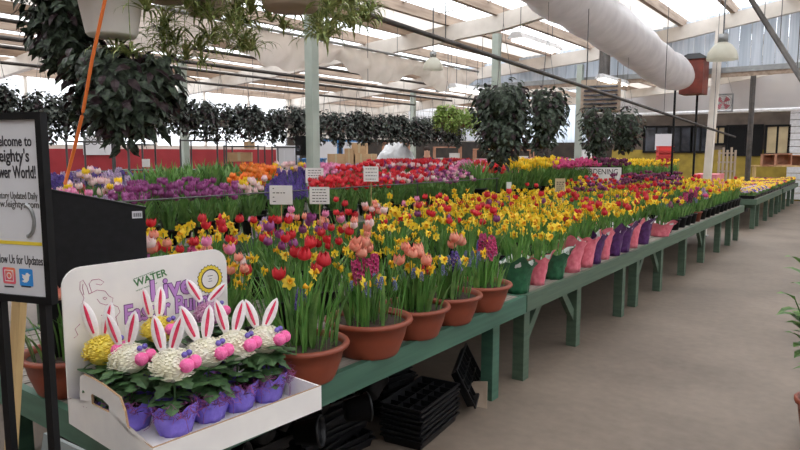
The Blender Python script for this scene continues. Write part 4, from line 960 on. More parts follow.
def spider(seed, potr, poth, n, L, babies, drop):
    rr2 = random.Random(seed); m = MB()
    for k in range(n):
        a = rr2.random() * 6.28; r = potr * rr2.random(); leaf(m, (r * math.cos(a), r * math.sin(a), poth - .01), a + rr2.uniform(-.4, .4), L * rr2.uniform(.6, 1.15), rr2.uniform(.3, 1.2), .013, 0, 8, rr2.uniform(1.6, 2.6), .2)
    for k in range(babies):
        a = rr2.random() * 6.28; o = rr2.uniform(potr * 1.1, potr * 2.0); z = poth - rr2.uniform(.25, 1) * drop
        m.tube([(potr * .6 * math.cos(a), potr * .6 * math.sin(a), poth), (o * .8 * math.cos(a), o * .8 * math.sin(a), poth + .06), (o * math.cos(a), o * math.sin(a), poth - .06), (o * math.cos(a), o * math.sin(a), z)], .0018, 4)
        for q in range(24): aa = rr2.random() * 6.28; leaf(m, (o * math.cos(a), o * math.sin(a), z), aa, rr2.uniform(.08, .17), rr2.uniform(.4, 1.4), .011, 0, 6, rr2.uniform(1.6, 2.8), .2)
    return m
CA = math.atan2(-FWD.y, -FWD.x); LAT = Vector((cy, sy, 0)); DEP = Vector((-sy, cy, 0))
def lumps(seed, LS, dens, L, w, p, d):
    """leaves shingled over rounded lumps given as photo-size blobs: (across, up, depth offset, radius across, radius up) in metres"""
    rr2 = random.Random(seed); m = MB()
    for (cx, cz, cd_, rx, rz_) in LS:
        c0 = LAT * cx + Vector((0, 0, cz)) + DEP * cd_; m.ball(c0, 1, 0, 12, 8, (rx * .8, rx * .8, rz_ * .8)); N = int(dens * (rx + rz_) ** 2)
        for k in range(N):
            z = 1 - 2 * (k + .5) / N; a = k * 2.39996 + rr2.uniform(-.3, .3); q = math.sqrt(1 - z * z); f = rr2.uniform(.72, 1.2)
            n = Vector((q * math.cos(a), q * math.sin(a), z)); c = c0 + Vector((n.x * rx, n.y * rx, n.z * rz_)) * f
            aa = a + rr2.uniform(-1.0, 1.0); dd = Vector((math.cos(aa) * .8, math.sin(aa) * .8, rr2.uniform(-1.5, -.1) if z > -.6 else rr2.uniform(-1.6, -.6))).normalized()
            nn = (n + Vector((0, 0, .35)) + Vector((rr2.uniform(-.4, .4), rr2.uniform(-.4, .4), rr2.uniform(-.3, .3)))).normalized()
            blade(m, c, dd, nn, L * rr2.uniform(.7, 1.2), w * rr2.uniform(.8, 1.15), 1 if rr2.random() < .2 else 0)
    return m
def bask(x, y, d, blobs, seed, lab, potr=.11, poth=.14, dens=1500, L=.07, w=.036, mats=('zebra', 'zebra2'), grp='dark trailing hanging baskets', pot='potwhite', ztop=3.6, depth=None):
    p = atd(x, y, d); k = d / F
    LS = [((bx - x) * k, (y - by) * k, dz, rx * k, ry * k) for (bx, by, rx, ry, dz) in blobs]
    return hang('hanging_basket', lab, p, pot, potr, poth, ztop, lumps(seed, LS, dens, L, w, p, d), list(mats), grp)
bask(112, 37, 2.6, [(118, 88, 40, 40, .04), (92, 70, 26, 28, .03), (150, 80, 22, 30, .06), (116, 120, 24, 22, 0), (138, 108, 22, 24, 0), (98, 104, 22, 22, -.02)], 1, 'big dark zebra-leaved basket in white pot, nearest the camera at top left', .132, .2, 1900, .074, .031)
bask(58, -28, 2.95, [(58, 34, 24, 28, 0), (42, 18, 24, 24, .05), (76, 66, 18, 20, .02), (72, 6, 26, 26, .02), (50, -10, 30, 24, 0), (66, 50, 18, 20, 0)], 2, 'dark trailing basket half hidden left of the big white pot', .11, .15, 1900, .074, .031)
bask(502, 104, 5.3, [(502, 104, 20, 22, 0), (487, 104, 13, 20, .05), (518, 102, 12, 20, .03), (503, 134, 20, 22, 0), (490, 130, 12, 16, 0), (516, 126, 12, 20, 0), (501, 156, 9, 11, 0)], 3, 'left one of the two dark baskets hanging before the middle post', .09, .1, 1500, .066, .034)
bask(546, 108, 5.9, [(542, 104, 13, 18, 0), (556, 106, 11, 18, 0), (547, 122, 18, 20, 0), (543, 140, 11, 11, 0)], 4, 'right one of the two dark baskets hanging before the middle post', .09, .1, 1500, .066, .034)
bask(597, 122, 8.6, [(592, 120, 11, 14, 0), (606, 121, 10, 14, 0), (598, 133, 15, 15, 0), (597, 148, 8, 9, 0)], 5, 'left dark basket of the further pair under the evaporative cooler', .1, .12, 1200, .075, .04)
bask(626, 122, 8.9, [(626, 127, 15, 19, 0), (624, 142, 9, 9, 0)], 6, 'right dark basket of the further pair under the evaporative cooler', .1, .12, 1200, .075, .04)
for (x, y, d, sd2, n, dp, pt, pr, lab) in ((166, 2, 2.7, 21, 260, .3, 'pottan', .11, 'spider plant spilling beside the dark basket, right of white pot'), (206, 16, 3.0, 22, 110, .30, 'pottan', .105, 'spider plant in pale pot, second from the white pot'),
        (240, -4, 3.1, 25, 200, .3, 'pottan', .11, 'spider plant with long hanging babies between the two visible pots'), (291, 10, 2.6, 23, 130, .22, 'pottan', .15, 'spider plant in the wide tan pot seen from below'), (330, 2, 3.2, 24, 200, .22, 'pottan', .11, 'spider plant in front of the top of the pale post')):
    p = atd(x, y, d); hang('hanging_spider_plant', lab, p, pt, pr, .15, 3.6, spider(sd2, pr, .15, n, .30, 14, dp + .1), 'spider', 'hanging spider plants')
for (x, y, d, sd2, lab) in ((447, 124, 10.6, 31, 'left lime green hanging basket before the roll-up door'), (466, 128, 10.9, 32, 'right lime green hanging basket before the roll-up door')):
    p = atd(x, y, d); hang('hanging_basket', lab, p, 'pottan', .14, .15, 3.4, vines(sd2, .13, .15, 90, .26, .34, .07, .04, None, .04, .18), ['lime', 'lime'], 'lime hanging baskets')
# the long row of small baskets under one pipe
gar = [vines(41 + k, .1, .12, 80, .22, .36, .075, .042, None, .042, .2) for k in range(3)]; protoG = []
n = 0; Y = 1.9
while Y < 10.6:
    k = n % 3; pz = 1.93 + rr.uniform(-.04, .04)
    lab = 'small dark trailing basket in the long row under the pipe, %s from right' % ORD[max(0, int((10.6 - Y) / .36))]
    if n < 3: o = hang('row_basket', lab, (-6.5, Y, pz), 'potwhite', .105, .12, 2.62, gar[k], ['fardark', 'zebra2'], 'row of small trailing baskets'); protoG.append(o)
    else: o = copy_tree(protoG[k]); o.location = (-6.5 + rr.uniform(-.05, .05), Y, pz); o.rotation_euler = (0, 0, rr.random() * 6); o['label'] = lab
    n += 1; Y += .36
# pipes along the house
def pipe(nm, pts, r, lab, mt='pipe'):
    m = MB(); m.tube(pts, r, 8); o = tag(m.build(nm, mt, None, True), lab, 'pipe')
    a, b2 = Vector(pts[0]), Vector(pts[-1])
    for k in range(5):
        q = a.lerp(b2, .08 + .2 * k); m = MB(); m.tube([q, (q.x, q.y, roof_z(q.x) - .1)], .005, 4); m.build('hanger_wire', 'wire', o)
    return o
pipe('overhead_pipe', [(-6.5, YB + .2, 2.66), (-6.5, 13.5, 2.66)], .022, 'thin pipe carrying the row of small dark baskets')
for (x, y, z, lab) in ((183, 47, 2.95, 'uppermost of the thin pipes crossing behind the spider plants'), (172, 67, 2.85, 'second thin pipe from the top behind the spider plants'), (172, 80, 2.8, 'third thin pipe from the top, above the row of baskets')):
    q = atz(x, y, z); pipe('overhead_pipe', [(q.x, -3, z), (q.x, 13.4, z)], .022, lab)
a, b2 = atd(300, -8, 3.6), atd(735, 137, 11.5); pipe('overhead_pipe', [a + (a - b2) * .2, b2], .018, 'long dark pipe slanting from top centre down to the white post')
a, b2 = atd(745, -10, 7.5), atd(815, 100, 6.0); pipe('overhead_pipe', [a, b2 + (b2 - a) * .15], .03, 'thick dark pipe slanting across the top right corner')
# shade cloth bundle
m = MB(); ya, yb = 3.2, 11.4
def scal(u, v):
    y = ya + (yb - ya) * u; s = abs(math.sin(u * 4.0 * PI)); z = 3.22 - v * (.22 + .26 * s) ; return (-6.6 + .09 * math.sin(v * 3.1) * (1 + .3 * math.sin(u * 90)) + .02 * math.sin(u * 150 + v * 5), y, z + .02 * math.sin(u * 120 + v * 9))
m.grid(scal, 150, 8); tag(m.build('shade_cloth', 'curtain', None, True), 'bunched ivory shade cloth hanging in scallops above the baskets', 'curtain')
pipe('cloth_rail', [(-6.58, 3.0, 3.235), (-6.58, 11.6, 3.235)], .02, 'rail from which the bunched ivory cloth hangs', 'steel')
# inflated film duct and its fan
C_ = [atd(480, -75, 4.7), atd(520, -48, 5.3), atd(552, -14, 6.2), atd(594, 15, 7.5), atd(632, 43, 9.2), atd(660, 66, 10.6), atd(682, 77, 11.5)]
m = MB(); pts = []; rs = []
for i in range(len(C_) - 1):
    for k in range(5): u = k / 5; pts.append(C_[i].lerp(C_[i + 1], u)); rs.append(.27 + .04 * i / 5 + .012 * math.sin((i * 5 + k) * 1.9))
pts.append(C_[-1]); rs.append(.22); rs[-2] = .27; rs[-3] = .30
m.tube(pts, rs, 24); duct = tag(m.build('film_duct', 'poly', None, True), 'fat white plastic air tube sweeping from top centre to rusty fan', 'air duct')
c = atd(694, 77, 11.9); t = thing('fan_housing', 'rust red fan housing at the end of the white air tube', 'fan', (c.x, c.y, 0))
m = MB(); m.box((-.2, -.24, c.z - .32), (.2, .24, c.z + .3)); m.build('housing', 'rust', t)
m = MB(); m.prism([(-.28, -.28, c.z + .3), (.28, -.28, c.z + .3), (.1, -.1, c.z + .42), (-.1, -.1, c.z + .42)], (0, .5, 0)); m.build('hood', 'matteblack', t)
for xx in (-.4, .0):
    m = MB(); m.box((xx, .25, 0), (xx + .035, .285, c.z + .3)); m.build('leg', 'matteblack', t)
# lamps
def bell(x, y, d, r, lab):
    q = atd(x, y, d); t = thing('pendant_lamp', lab, 'lamp', q, 0, 'glass pendant lamps'); zt_ = roof_z(q.x) - .2 - q.z
    m = MB(); m.lathe([(r, -.0), (r * 1.02, .02), (r * .92, r * .55), (r * .6, r * 1.0), (r * .3, r * 1.2), (r * .3, r * 1.25)], 24); m.build('shade', 'glass', t, True)
    m = MB(); m.lathe([(.001, r * 1.2), (r * .32, r * 1.2), (r * .32, r * 1.75), (.001, r * 1.8)], 16); m.build('ballast', 'steel', t, True)
    m = MB(); m.tube([(0, 0, r * 1.75), (0, 0, max(zt_, r * 2))], .01, 5); m.build('cord', 'wire', t)
bell(433, 70, 9.5, .15, 'frosted bell lamp over the roll-up door, left of the middle post'); bell(722, 60, 8.5, .19, 'large frosted bell lamp at upper right before the leaning white post')
def strip(x, y, d, L, lab):
    q = atd(x, y, d); t = thing('strip_light', lab, 'lamp', q, 0, 'fluorescent strip lights'); m = MB(); m.prism([(-.11, 0, 0), (.11, 0, 0), (.05, 0, .08), (-.05, 0, .08)], (0, L, 0)); m.build('housing', 'film', t)
    for xx in (-.05, .05):
        m = MB(); m.tube([(xx, .03, -.02), (xx, L - .03, -.02)], .018, 8); m.build('tube', 'lit', t)
    m = MB(); zz = roof_z(q.x) - .1 - q.z
    for yy in (.15, L - .15): m.tube([(0, yy, .08), (0, yy, max(zz, .2))], .006, 4)
    m.build('chain', 'wire', t)
strip(515, 38, 8.0, 1.3, 'strip light in front of the second rafter, above the dark basket pair'); strip(600, 78, 12.0, 1.5, 'lit strip light to the left of the rusty fan'); strip(452, 88, 11, 1.2, 'dim strip light beside the bunched ivory cloth')
# box fan and cooler
q = atd(723, 103, 13.4); t = thing('box_fan', 'square box fan hung on wires between white post and pipe post', 'fan', (q.x, q.y, q.z), YAW * .4)
m = MB(); s = .19
for lo, hi in (((-s, -.05, -s), (s, .05, -s + .03)), ((-s, -.05, s - .03), (s, .05, s)), ((-s, -.05, -s), (-s + .03, .05, s)), ((s - .03, -.05, -s), (s, .05, s))): m.box(lo, hi)
m.build('frame', 'steel', t); m = MB()
for k in range(4):
    a = k * PI / 2 + .4; m.prism([(0, .01, 0), (.15 * math.cos(a), .02, .15 * math.sin(a)), (.15 * math.cos(a + .8), -.01, .15 * math.sin(a + .8))], (0, .006, 0))
m.build('blades', 'pinkbox', t); m = MB()
for k in range(5): 
    r_ = .03 + .035 * k; m.tube([(r_ * math.cos(w_ * PI / 8), -.052, r_ * math.sin(w_ * PI / 8)) for w_ in range(17)], .003, 4)
m.build('grille', 'wire', t); m = MB()
for xx in (-s + .02, s - .02): m.tube([(xx, 0, s), (0, 0, .75)], .003, 4)
m.tube([(0, 0, .75), (0, 0, roof_z(q.x) - .3 - q.z)], .003, 4); m.build('hanging_wire', 'wire', t)
q = atd(601, 96, 13.0); t = thing('evaporative_cooler', 'louvred grey cooler box above the further pair of dark baskets', 'cooler', (q.x, q.y, q.z), .3)
m = MB(); m.box((-.38, -.3, -.32), (.38, .3, .3)); m.build('cabinet', 'pottan', t)
for k in range(6):
    m = MB(); m.prism([(-.32, -.3, -.26 + k * .085), (.32, -.3, -.26 + k * .085), (.32, -.34, -.28 + k * .085), (-.32, -.34, -.28 + k * .085)], (0, 0, .02)); m.build('louvre', 'darkglass', t)
m = MB(); m.tube([(.05, 0, .3), (.05, 0, .95), (.1, .3, 1.0)], .11, 10); m.build('vent_pipe', 'pipe', t, True)
for xx in (-.3, .3): m = MB(); m.tube([(xx, .25, .3), (xx, .25, roof_z(q.x) - .2 - q.z)], .01, 4); m.build('hanger', 'wire', t)
# ================================================================ black trays and pots under the bench
def flat_tray(loc, rz, lab, grp, rot=(0, 0)):
    global TRAY0
    if TRAY0 is None:
        t = thing('nursery_tray', lab, 'plant tray', loc, rz, grp); W, L, H_ = .14, .27, .06
        m = MB(); m.quad((-W + .012, -L + .012, 0), (W - .012, -L + .012, 0), (W - .012, L - .012, 0), (-W + .012, L - .012, 0))
        for sx in (-1, 1): m.quad((sx * (W - .012), -L + .012, 0), (sx * W, -L, H_), (sx * W, L, H_), (sx * (W - .012), L - .012, 0))
        for sy_ in (-1, 1): m.quad((-W + .012, sy_ * (L - .012), 0), (-W, sy_ * L, H_), (W, sy_ * L, H_), (W - .012, sy_ * (L - .012), 0))
        m.build('shell', 'black', t); m = MB()
        for lo, hi in (((-W - .012, -L - .012), (-W, L + .012)), ((W, -L - .012), (W + .012, L + .012)), ((-W, -L - .012), (W, -L)), ((-W, L), (W, L + .012))): m.box(lo + (H_ - .012,), hi + (H_,))
        m.build('rim', 'black', t); m = MB()
        for k in range(1, 3): m.box((-W + .012 + k * .085, -L + .015, .004), (-W + .018 + k * .085, L - .015, H_ - .012))
        for k in range(1, 6): m.box((-W + .014, -L + k * .09, .004), (W - .014, -L + k * .09 + .006, H_ - .012))
        m.build('cell_dividers', 'black', t); TRAY0 = t
    else: t = copy_tree(TRAY0); t.location = loc; t['label'] = lab; t['group'] = grp
    t.rotation_euler = (rot[0], rot[1], rz); t.scale = (.88, .88, .88); return t
TRAY0 = None
q = atz(418, 441, 0)
for k in range(7): flat_tray((q.x - .06, q.y + .12, .001 + k * .03), .12 + .02 * math.sin(k * 2), 'black nursery tray under the bench in the neat stack, %s from the floor' % ORD[k], 'stack of black trays')
w_ = atz(462, 410, 0); flat_tray((w_.x - .06, w_.y + .12, .17), .5, 'black tray tipped on edge behind the neat stack', 'loose black trays', (.1, 1.1))
for i, (x, y, n) in enumerate([(-2.25, 1.75, 9), (-2.62, 1.95, 7), (-2.3, 2.4, 9), (-2.75, 2.6, 9), (-2.95, 1.6, 8), (-2.5, 3.1, 8)]):
    for k in range(n): flat_tray((x + rr.uniform(-.02, .02), y + rr.uniform(-.02, .02), .001 + k * .034), rr.uniform(-.15, .15) + (1.4 if i % 2 else 0), 'black tray in %s dark heap from the left under the bench, %s up' % (ORD[i], ORD[k]), 'heaps of black trays under the bench')
PB = None
for k in range(22):
    x = rr.uniform(-2.55, -1.98); y = rr.uniform(1.45, 2.55)
    if PB is None:
        pp, rs, zs = nursery_pot('black', .07, .12); PB = thing('empty_pot', '', 'pot', (0, 0, 0), 0, 'empty black pots tumbled under the bench'); pp[0][1].build('pot', 'black', PB, True); o = PB
    else: o = copy_tree(PB)
    o.location = (x, y, .34 + rr.uniform(0, .06)); o.rotation_euler = (rr.uniform(-1.6, 1.6), rr.uniform(-1, 1), rr.random() * 6); o['label'] = 'empty black pot tumbled on the dark trays below the clay bowls'
m = MB(); a = atz(478, 404, .0); m.prism([(0, 0, .0), (.1, .02, .0), (.08, .06, .16), (-.03, .05, .14)], (0, .004, 0)); o = m.build('paper_scrap', 'pottan', None); o.location = (a.x - .02, a.y - .05, 0); tag(o, 'crumpled grey paper scrap beside the stack of black trays', 'paper')

# ================================================================ things behind the flowers, left side
def trolley(x0, x1, ytop, d, lab, shelves=(.35, .9, 1.35)):
    a, b2 = atd(x0, ytop, d), atd(x1, ytop, d); L = (b2 - a).length; t = thing('wire_trolley', lab, 'trolley', (a.x, a.y, 0), math.atan2(b2.y - a.y, b2.x - a.x), 'metal flower trolleys'); H_ = a.z; r = .014
    for xx in (0, L):
        for yy in (0, .5): m = MB(); m.tube([(xx, yy, .08), (xx, yy, H_)], r, 6); m.ball((xx, yy, .05), .05, 0, 8, 6); m.build('upright', 'wire', t)
    for z in shelves + (H_ - .02,):
        m = MB(); P = [(0, 0, z), (L, 0, z), (L, .5, z), (0, .5, z)]
        for k in range(4): m.tube([P[k], P[(k + 1) % 4]], r * .8, 5)
        for k in range(1, 8): m.tube([(L * k / 8, 0, z), (L * k / 8, .5, z)], r * .35, 4)
        m.build('shelf', 'wire', t)
    return t
trolley(66, 112, 140, 8.6, 'wire trolley at far left before the red wall, behind the orange cord')
trolley(114, 142, 143, 9.4, 'narrow wire trolley left of the pale post before the red wall')
trolley(180, 217, 139, 9.6, 'wire trolley right of the pale post before the red wall')
trolley(224, 258, 145, 10.2, 'wire trolley holding cardboard cartons before the red wall')
trolley(272, 296, 146, 10.5, 'wire trolley beside the white cabinet left of the tall post')
def carton(x, y, w, h, d, lab, mt='cardboard', rz=.3, dep=.4, floor=False, grp='cardboard cartons'):
    s = d / F; p = atd(x, y, d); W, H_ = w * s, h * s; base = p.z - H_ / 2
    t = thing('carton', lab, 'box', (p.x, p.y, 0 if floor else base), YAW * .8 + rz, grp); z1 = p.z + H_ / 2 if floor else H_
    m = MB(); m.box((-W / 2, 0, 0), (W / 2, dep, z1)); m.build('box', mt, t); m = MB(); m.box((-W * .06, -.003, max(z1 - H_ * .9, 0)), (W * .06, dep, z1 + .003)); m.build('tape', 'tan', t); return t
carton(239, 157, 24, 9, 10.3, 'wide carton on the trolley before the red wall', dep=.4); carton(249, 145, 10, 7, 10.25, 'small carton topping the trolley before the red wall', dep=.3)
def block(nm, x0, y0, x1, d, mt, lab, cat, dep=.6, top=None):
    a, b2 = atd(x0, y0, d), atd(x1, y0, d); L = (b2 - a).length; t = thing(nm, lab, cat, (a.x, a.y, 0), math.atan2(b2.y - a.y, b2.x - a.x)); m = MB(); m.box((0, 0, 0), (L, dep, a.z)); m.build('body', mt, t)
    m = MB(); m.box((-.02, -.02, a.z), (L + .02, dep + .02, a.z + .03)); m.build('top', top or mt, t)
    for k in range(2): m = MB(); m.box((L * (.5 * k + .04), -.012, .15), (L * (.5 * k + .46), -.001, a.z - .06)); m.build('door_panel', mt, t)
    return t
block('cabinet', 276, 147, 294, 11.5, 'paper', 'white cabinet standing left of the tall post', 'cabinet')
block('cabinet', 300, 160, 322, 11.8, 'bluetarp', 'low blue bin stand behind the tall post', 'bin')
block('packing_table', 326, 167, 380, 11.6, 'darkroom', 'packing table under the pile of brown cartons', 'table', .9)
for (x, y, w, h, lab) in ((336, 160, 17, 12, 'left carton of the brown pile on the packing table'), (349, 157, 9, 17, 'tall narrow carton in the brown pile'), (361, 160, 12, 12, 'middle lower carton in the brown pile'), (371.5, 160, 9, 12, 'right carton of the brown pile beside the white film'), (359, 148.5, 15, 11, 'topmost carton of the brown pile')):
    carton(x, y, w, h, 11.75, lab, rz=.1, dep=.35)
m = MB(); q = atd(396, 166, 11.4)
m.grid(lambda u, v: ((u - .5) * .75, (v - .5) * .5, max(0, (1 - (2 * u - 1) ** 4) * (1 - (2 * v - 1) ** 4)) * (.33 + .07 * math.sin(u * 9 + v * 7) + .03 * math.sin(u * 31) * math.sin(v * 27)) - .0), 30, 20); o = m.build('film_heap', 'film', None, True); o.location = (q.x, q.y, q.z); o.rotation_euler.z = YAW; tag(o, 'heap of white plastic film right of the brown cartons', 'plastic film')
a, b2 = atd(381, 167, 11.2), atd(415, 167, 11.2); t = thing('low_table', 'low grey table under the heap of white film', 'table', (a.x, a.y, 0), YAW); m = MB(); m.box((0, -.1, a.z - .05), ((b2 - a).length, .6, a.z)); m.build('tabletop', 'potwhite', t)
for xx in (.03, (b2 - a).length - .08):
    for yy in (-.05, .5): m = MB(); m.box((xx, yy, 0), (xx + .05, yy + .05, a.z - .05)); m.build('leg', 'steel', t)
# shelving in the dark packing bay
def rack(x0, x1, ytop, d, lab, seed):
    a, b2 = atd(x0, ytop, d), atd(x1, ytop, d); L = (b2 - a).length; t = thing('shelf_rack', lab, 'shelf', (a.x, a.y, 0), math.atan2(b2.y - a.y, b2.x - a.x)); H_ = a.z; r2 = random.Random(seed)
    for xx in (0, L - .05):
        for yy in (0, .5): m = MB(); m.box((xx, yy, 0), (xx + .05, yy + .05, H_)); m.build('upright', 'crate', t)
    for k in range(4): m = MB(); z = .3 + (H_ - .32) * k / 3; m.box((0, 0, z), (L, .55, z + .03)); m.build('shelf', 'crate', t)
    for k in range(1, 3):
        xx = .08; z = .33 + (H_ - .32) * k / 3
        while xx < L - .3:
            w = r2.uniform(.18, .32); h = r2.uniform(.15, .32); bx = thing('storage_box', 'storage box on the %s shelf of a rack in the packing bay' % ORD[k], 'box', (t.location + Matrix.Rotation(t.rotation_euler.z, 3, 'Z') @ Vector((xx, .08, z))), t.rotation_euler.z, 'storage boxes in the packing bay')
            m = MB(); m.box((0, 0, 0), (w, .35, h)); m.build('box', r2.choice(['cardboard', 'tan', 'pottan', 'rust', 'potwhite']), bx); m = MB(); m.box((-.006, -.006, h), (w + .006, .356, h + .02)); m.build('lid', 'potwhite', bx); xx += w + r2.uniform(.03, .15)
rack(382, 410, 143, 15.5, 'timber rack of boxes in the dark bay behind the white film', 1); rack(434, 462, 147, 17.0, 'timber rack of boxes under the lime green baskets', 2); rack(505, 535, 150, 19, 'timber rack of boxes behind the dark basket pair', 3); rack(475, 498, 149, 18, 'timber rack of boxes left of the middle post', 4)
m = MB()
# person in dark clothes standing in the packing bay
def person(x, ytop, d, lab):
    q = atd(x, ytop, d); t = thing('person', lab, 'person', (q.x, q.y, 0), CA + PI / 2)
    V = [(0, 0, .95), (0, 0, 1.2), (0, 0, 1.42), (0, -.01, 1.52), (0, -.02, 1.60), (0, -.02, 1.72), (.1, 0, .92), (.1, -.02, .5), (.1, 0, .08), (.11, -.13, .04), (-.1, 0, .92), (-.1, .03, .5), (-.1, .03, .08), (-.11, -.1, .04), (.19, 0, 1.4), (.25, -.02, 1.14), (.16, -.22, 1.05), (-.19, 0, 1.4), (-.25, -.02, 1.14), (-.16, -.22, 1.05)]
    Eg = [(0, 1), (1, 2), (2, 3), (3, 4), (4, 5), (0, 6), (6, 7), (7, 8), (8, 9), (0, 10), (10, 11), (11, 12), (12, 13), (2, 14), (14, 15), (15, 16), (2, 17), (17, 18), (18, 19)]
    Rd = [.15, .14, .15, .055, .085, .07, .095, .065, .045, .035, .095, .065, .045, .035, .065, .048, .035, .065, .048, .035]
    me = bpy.data.meshes.new('body'); me.from_pydata(V, Eg, []); o = bpy.data.objects.new('tmp', me); col.objects.link(o); md = o.modifiers.new('s', 'SKIN')
    for i, r in enumerate(Rd): me.skin_vertices[0].data[i].radius = (r, r * (.72 if i in (0, 1, 2) else 1))
    me.skin_vertices[0].data[0].use_root = True; sb = o.modifiers.new('u', 'SUBSURF'); sb.levels = 1
    dg = bpy.context.evaluated_depsgraph_get(); m2 = bpy.data.meshes.new_from_object(o.evaluated_get(dg)); bpy.data.objects.remove(o)
    m2.materials.clear(); m2.materials.append(M['cloth']); m2.materials.append(M['skin'])
    for p_ in m2.polygons: p_.material_index = 1 if p_.center.z > 1.5 or (p_.center.y < -.17 and p_.center.z > 1) else 0; p_.use_smooth = True
    ob = bpy.data.objects.new('body', m2); col.objects.link(ob); ob.parent = t
    m = MB(); m.ball((0, .005, 1.69), .092, 0, 14, 8, (1, 1, .85)); m.build('hair', 'hair', t, True)
    m = MB(); m.ball((0, -.115, 1.63), .014, 0, 6, 5); m.build('nose', 'skin', t, True)
    m = MB(); m.box((-.155, -.13, 1.05), (.155, -.11, 1.12)); 
    for sx in (-.035, .035): e = MB(); e.ball((sx, -.1, 1.655), .012, 0, 6, 5); e.build('eye', 'ink', t, True)
person(427, 146.5, 16.0, 'person in dark clothes standing in the packing bay behind the flowers')
# white counter and boards in the middle distance
block('counter', 556, 160, 577, 19.0, 'film', 'white slatted counter left of the far pale post', 'counter'); block('counter', 582, 150, 592, 20, 'film', 'narrow white counter right of the far pale post', 'counter')
block('work_table', 480, 160, 545, 16.5, 'pottan', 'grey work table behind the pair of dark baskets', 'table', .8)
# DOOR sign
q = atx(97, 145, XL + .03); t = thing('door_sign', 'white sign lettered DOOR on the red wall at left', 'sign', q); m = MB(); m.box((-.0, -.32, -.22), (.02, .32, .22)); m.build('board', 'paper', t)
o = text_mb('DOOR', .2).build('lettering', 'ink', t); o.rotation_euler = (PI / 2, 0, PI / 2); o.location = (.022, 0, .0)
# ---- right side
q = atd(664, 168, 20.2)
for k in range(5):
    t = thing('red_crate', 'red plastic crate under the white easel, %s of the stack from below' % ORD[k], 'crate', (q.x, q.y, .985 + k * .165), .5, 'stacked red crates'); m = MB(); m.box((-.22, -.16, .0), (.22, .16, .02)); 
    for lo, hi in (((-.22, -.16, 0), (-.2, .16, .15)), ((.2, -.16, 0), (.22, .16, .15)), ((-.22, -.16, .0), (.22, -.14, .06)), ((-.22, .14, 0), (.22, .16, .15)), ((-.22, -.16, .1), (.22, -.14, .15))): m.box(lo, hi)
    m.build('shell', 'redplastic', t); m = MB(); m.box((-.235, -.175, .145), (.235, -.15, .16)); m.box((-.235, .15, .145), (.235, .175, .16)); m.build('rim', 'redplastic', t)
t = thing('crate_stand', 'low stand below the stack of red crates', 'stand', (q.x, q.y, 0), .5); m = MB(); m.box((-.3, -.25, .93), (.3, .25, .98)); m.build('top', 'wood', t)
for xx in (-.28, .24):
    for yy in (-.22, .18): m = MB(); m.box((xx, yy, 0), (xx + .04, yy + .04, .93)); m.build('leg', 'wood', t)
q = atd(664, 142, 20.8); t = thing('easel_board', 'blank white board on a thin stand above the red crates', 'board', (q.x, q.y, 0), YAW * .6); m = MB(); m.box((-.27, -.01, q.z - .26), (.27, .01, q.z + .26)); m.build('board', 'paper', t)
for xx in (-.15, .15): m = MB(); m.tube([(xx, .02, 0), (xx * .6, .015, q.z + .28)], .014, 6); m.build('leg', 'wire', t)
def wrack(x0, x1, ytop, d, lab):
    a, b2 = atd(x0, ytop, d), atd(x1, ytop, d); L = (b2 - a).length; t = thing('wooden_rack', lab, 'rack', (a.x, a.y, 0), math.atan2(b2.y - a.y, b2.x - a.x))
    for k in range(5): m = MB(); m.box((L * k / 4 - .025, 0, 0), (L * k / 4 + .025, .04, a.z + (.08 if k % 2 else 0))); m.build('stake', 'pottan', t)
    for k in range(4): m = MB(); z = a.z * (.45 + .16 * k); m.box((-.03, .04, z), (L + .03, .06, z + .05)); m.build('slat', 'pottan', t)
wrack(720, 736, 150, 19.0, 'weathered slatted rack before the black window on right')
for i, (x, y, w, lab) in enumerate(((769, 160, 12, 'left open wooden crate of three at the far bench'), (784, 159.5, 14, 'middle open wooden crate of three at the far bench'), (797, 161, 11, 'right open wooden crate of three at the far bench'))):
    d = 20.2; s = d / F; q = atd(x, y, d); t = thing('wooden_crate', lab, 'crate', (q.x, q.y, q.z - .19), YAW * .4, 'open wooden crates'); W = w * s; 
    for lo, hi in (((-W / 2, 0, 0), (-W / 2 + .03, .4, .38)), ((W / 2 - .03, 0, 0), (W / 2, .4, .38)), ((-W / 2, 0, 0), (W / 2, .4, .03)), ((-W / 2, 0, .35), (W / 2, .4, .38)), ((-W / 2, .38, 0), (W / 2, .4, .38))): m = MB(); m.box(lo, hi); m.build('board', 'crate', t)
q = atd(783, 166, 20.2); t = thing('crate_shelf', 'timber riser on the bench carrying the three open wooden crates', 'shelf', (q.x, q.y, 0), YAW * .4); zz = atd(784, 159.5, 20.2).z - .19
m = MB(); m.box((-.85, -.05, zz - .04), (.85, .5, zz)); m.build('top', 'wood', t)
for xx in (-.8, .74): m = MB(); m.box((xx, .0, HB + .005), (xx + .06, .45, zz - .04)); m.build('leg', 'wood', t)
# pink boxes on the second bench
q = atz(700, 190, HB)
for k in range(4): pinkbox((-2.98, 15.7, HB + k * .125 + (.0)), (.5, .9, .115), 'flat pink box at near end of the second bench, %s from the bottom' % ORD[k])
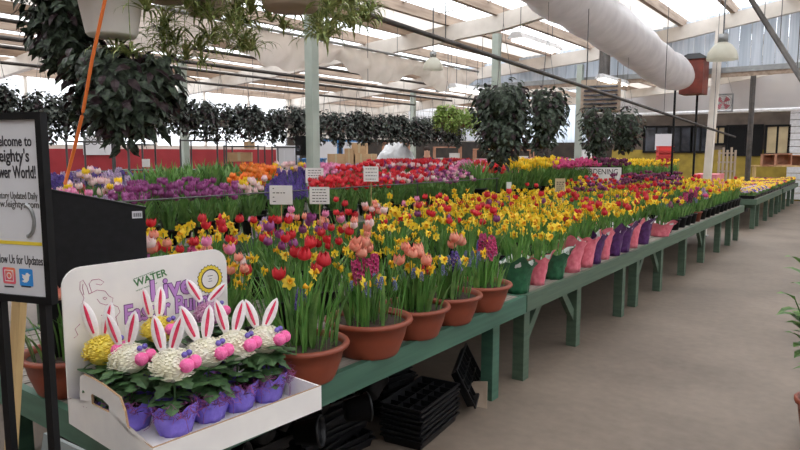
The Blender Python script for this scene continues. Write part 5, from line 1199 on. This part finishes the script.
# yellow plants on a further bench behind
bench(-7.3, -4.3, 16.0, 19.5, .85, [16.2, 17.8, 19.3], 'distant bench of tall yellow daffodils before the mustard wall', 'olive')
n = 0
for X in (-4.5, -4.9, -5.3, -5.8, -6.3, -6.9):
    for k in range(9):
        Y = 16.15 + k * .38; u = rr.random(); o = tier_take('yellow' if u < .6 else 'green', rr); o.location = (X, Y, .85); o.rotation_euler = (0, 0, rr.random() * 6); s = 1.1; o.scale = (s, s, s)
        kk = 'yellow flowers' if u < .6 else 'green unopened bulbs'; cnt[X, kk] = cnt.get((X, kk), 0) + 1; o['label'] = 'pot of %s on the distant bench before the mustard wall' % kk; o['group'] = 'distant pots of %s' % kk
# potted shrubs on the floor at the right edge of the aisle
def shrub(x, y, lab, seed, h=.9):
    q = atz(x, y, 0); t = thing('potted_shrub', lab, 'potted plant', (q.x, q.y, 0), 0); pp, rs, zs = nursery_pot('clay', .15, .26)
    for (pn, mb, mt) in pp: mb.build(pn, mt, t, True)
    r2 = random.Random(seed); g = MB()
    for k in range(26):
        a = r2.random() * 6.28; hh = r2.uniform(.25, h); o2 = r2.uniform(.05, .2); P = [(0, 0, zs), (o2 * .4 * math.cos(a), o2 * .4 * math.sin(a), zs + hh * .5), (o2 * math.cos(a), o2 * math.sin(a), zs + hh * .9)]; g.tube(P, .004, 4)
        for j in range(7):
            u = .4 + .6 * j / 6; c = Vector(P[1]).lerp(Vector(P[2]), max(0, u * 2 - 1)) if u > .5 else Vector(P[0]).lerp(Vector(P[1]), u * 2); aa = a + r2.uniform(-1.4, 1.4); blade(g, c, Vector((math.cos(aa), math.sin(aa), r2.uniform(-.2, .7))).normalized(), Vector((0, 0, 1)), .12, .065)
    g.build('foliage', 'leaf', t, True)
shrub(824, 446, 'leafy shrub in a clay pot just peeping in at the right edge', 3)
# ================================================================ daylight: a bright overcast sky
w = bpy.data.worlds.new('overcast_sky'); sc.world = w; w.use_nodes = True
bg = w.node_tree.nodes['Background']; bg.inputs[0].default_value = (.97, .985, 1.0, 1); bg.inputs[1].default_value = 3.0
sc.view_settings.view_transform = 'Standard'; sc.view_settings.look = 'None'; sc.view_settings.gamma = 1
sc.view_settings.exposure = 0.22
sc.cycles.use_denoising = True
sc.cycles.max_bounces = 8; sc.cycles.transparent_max_bounces = 12
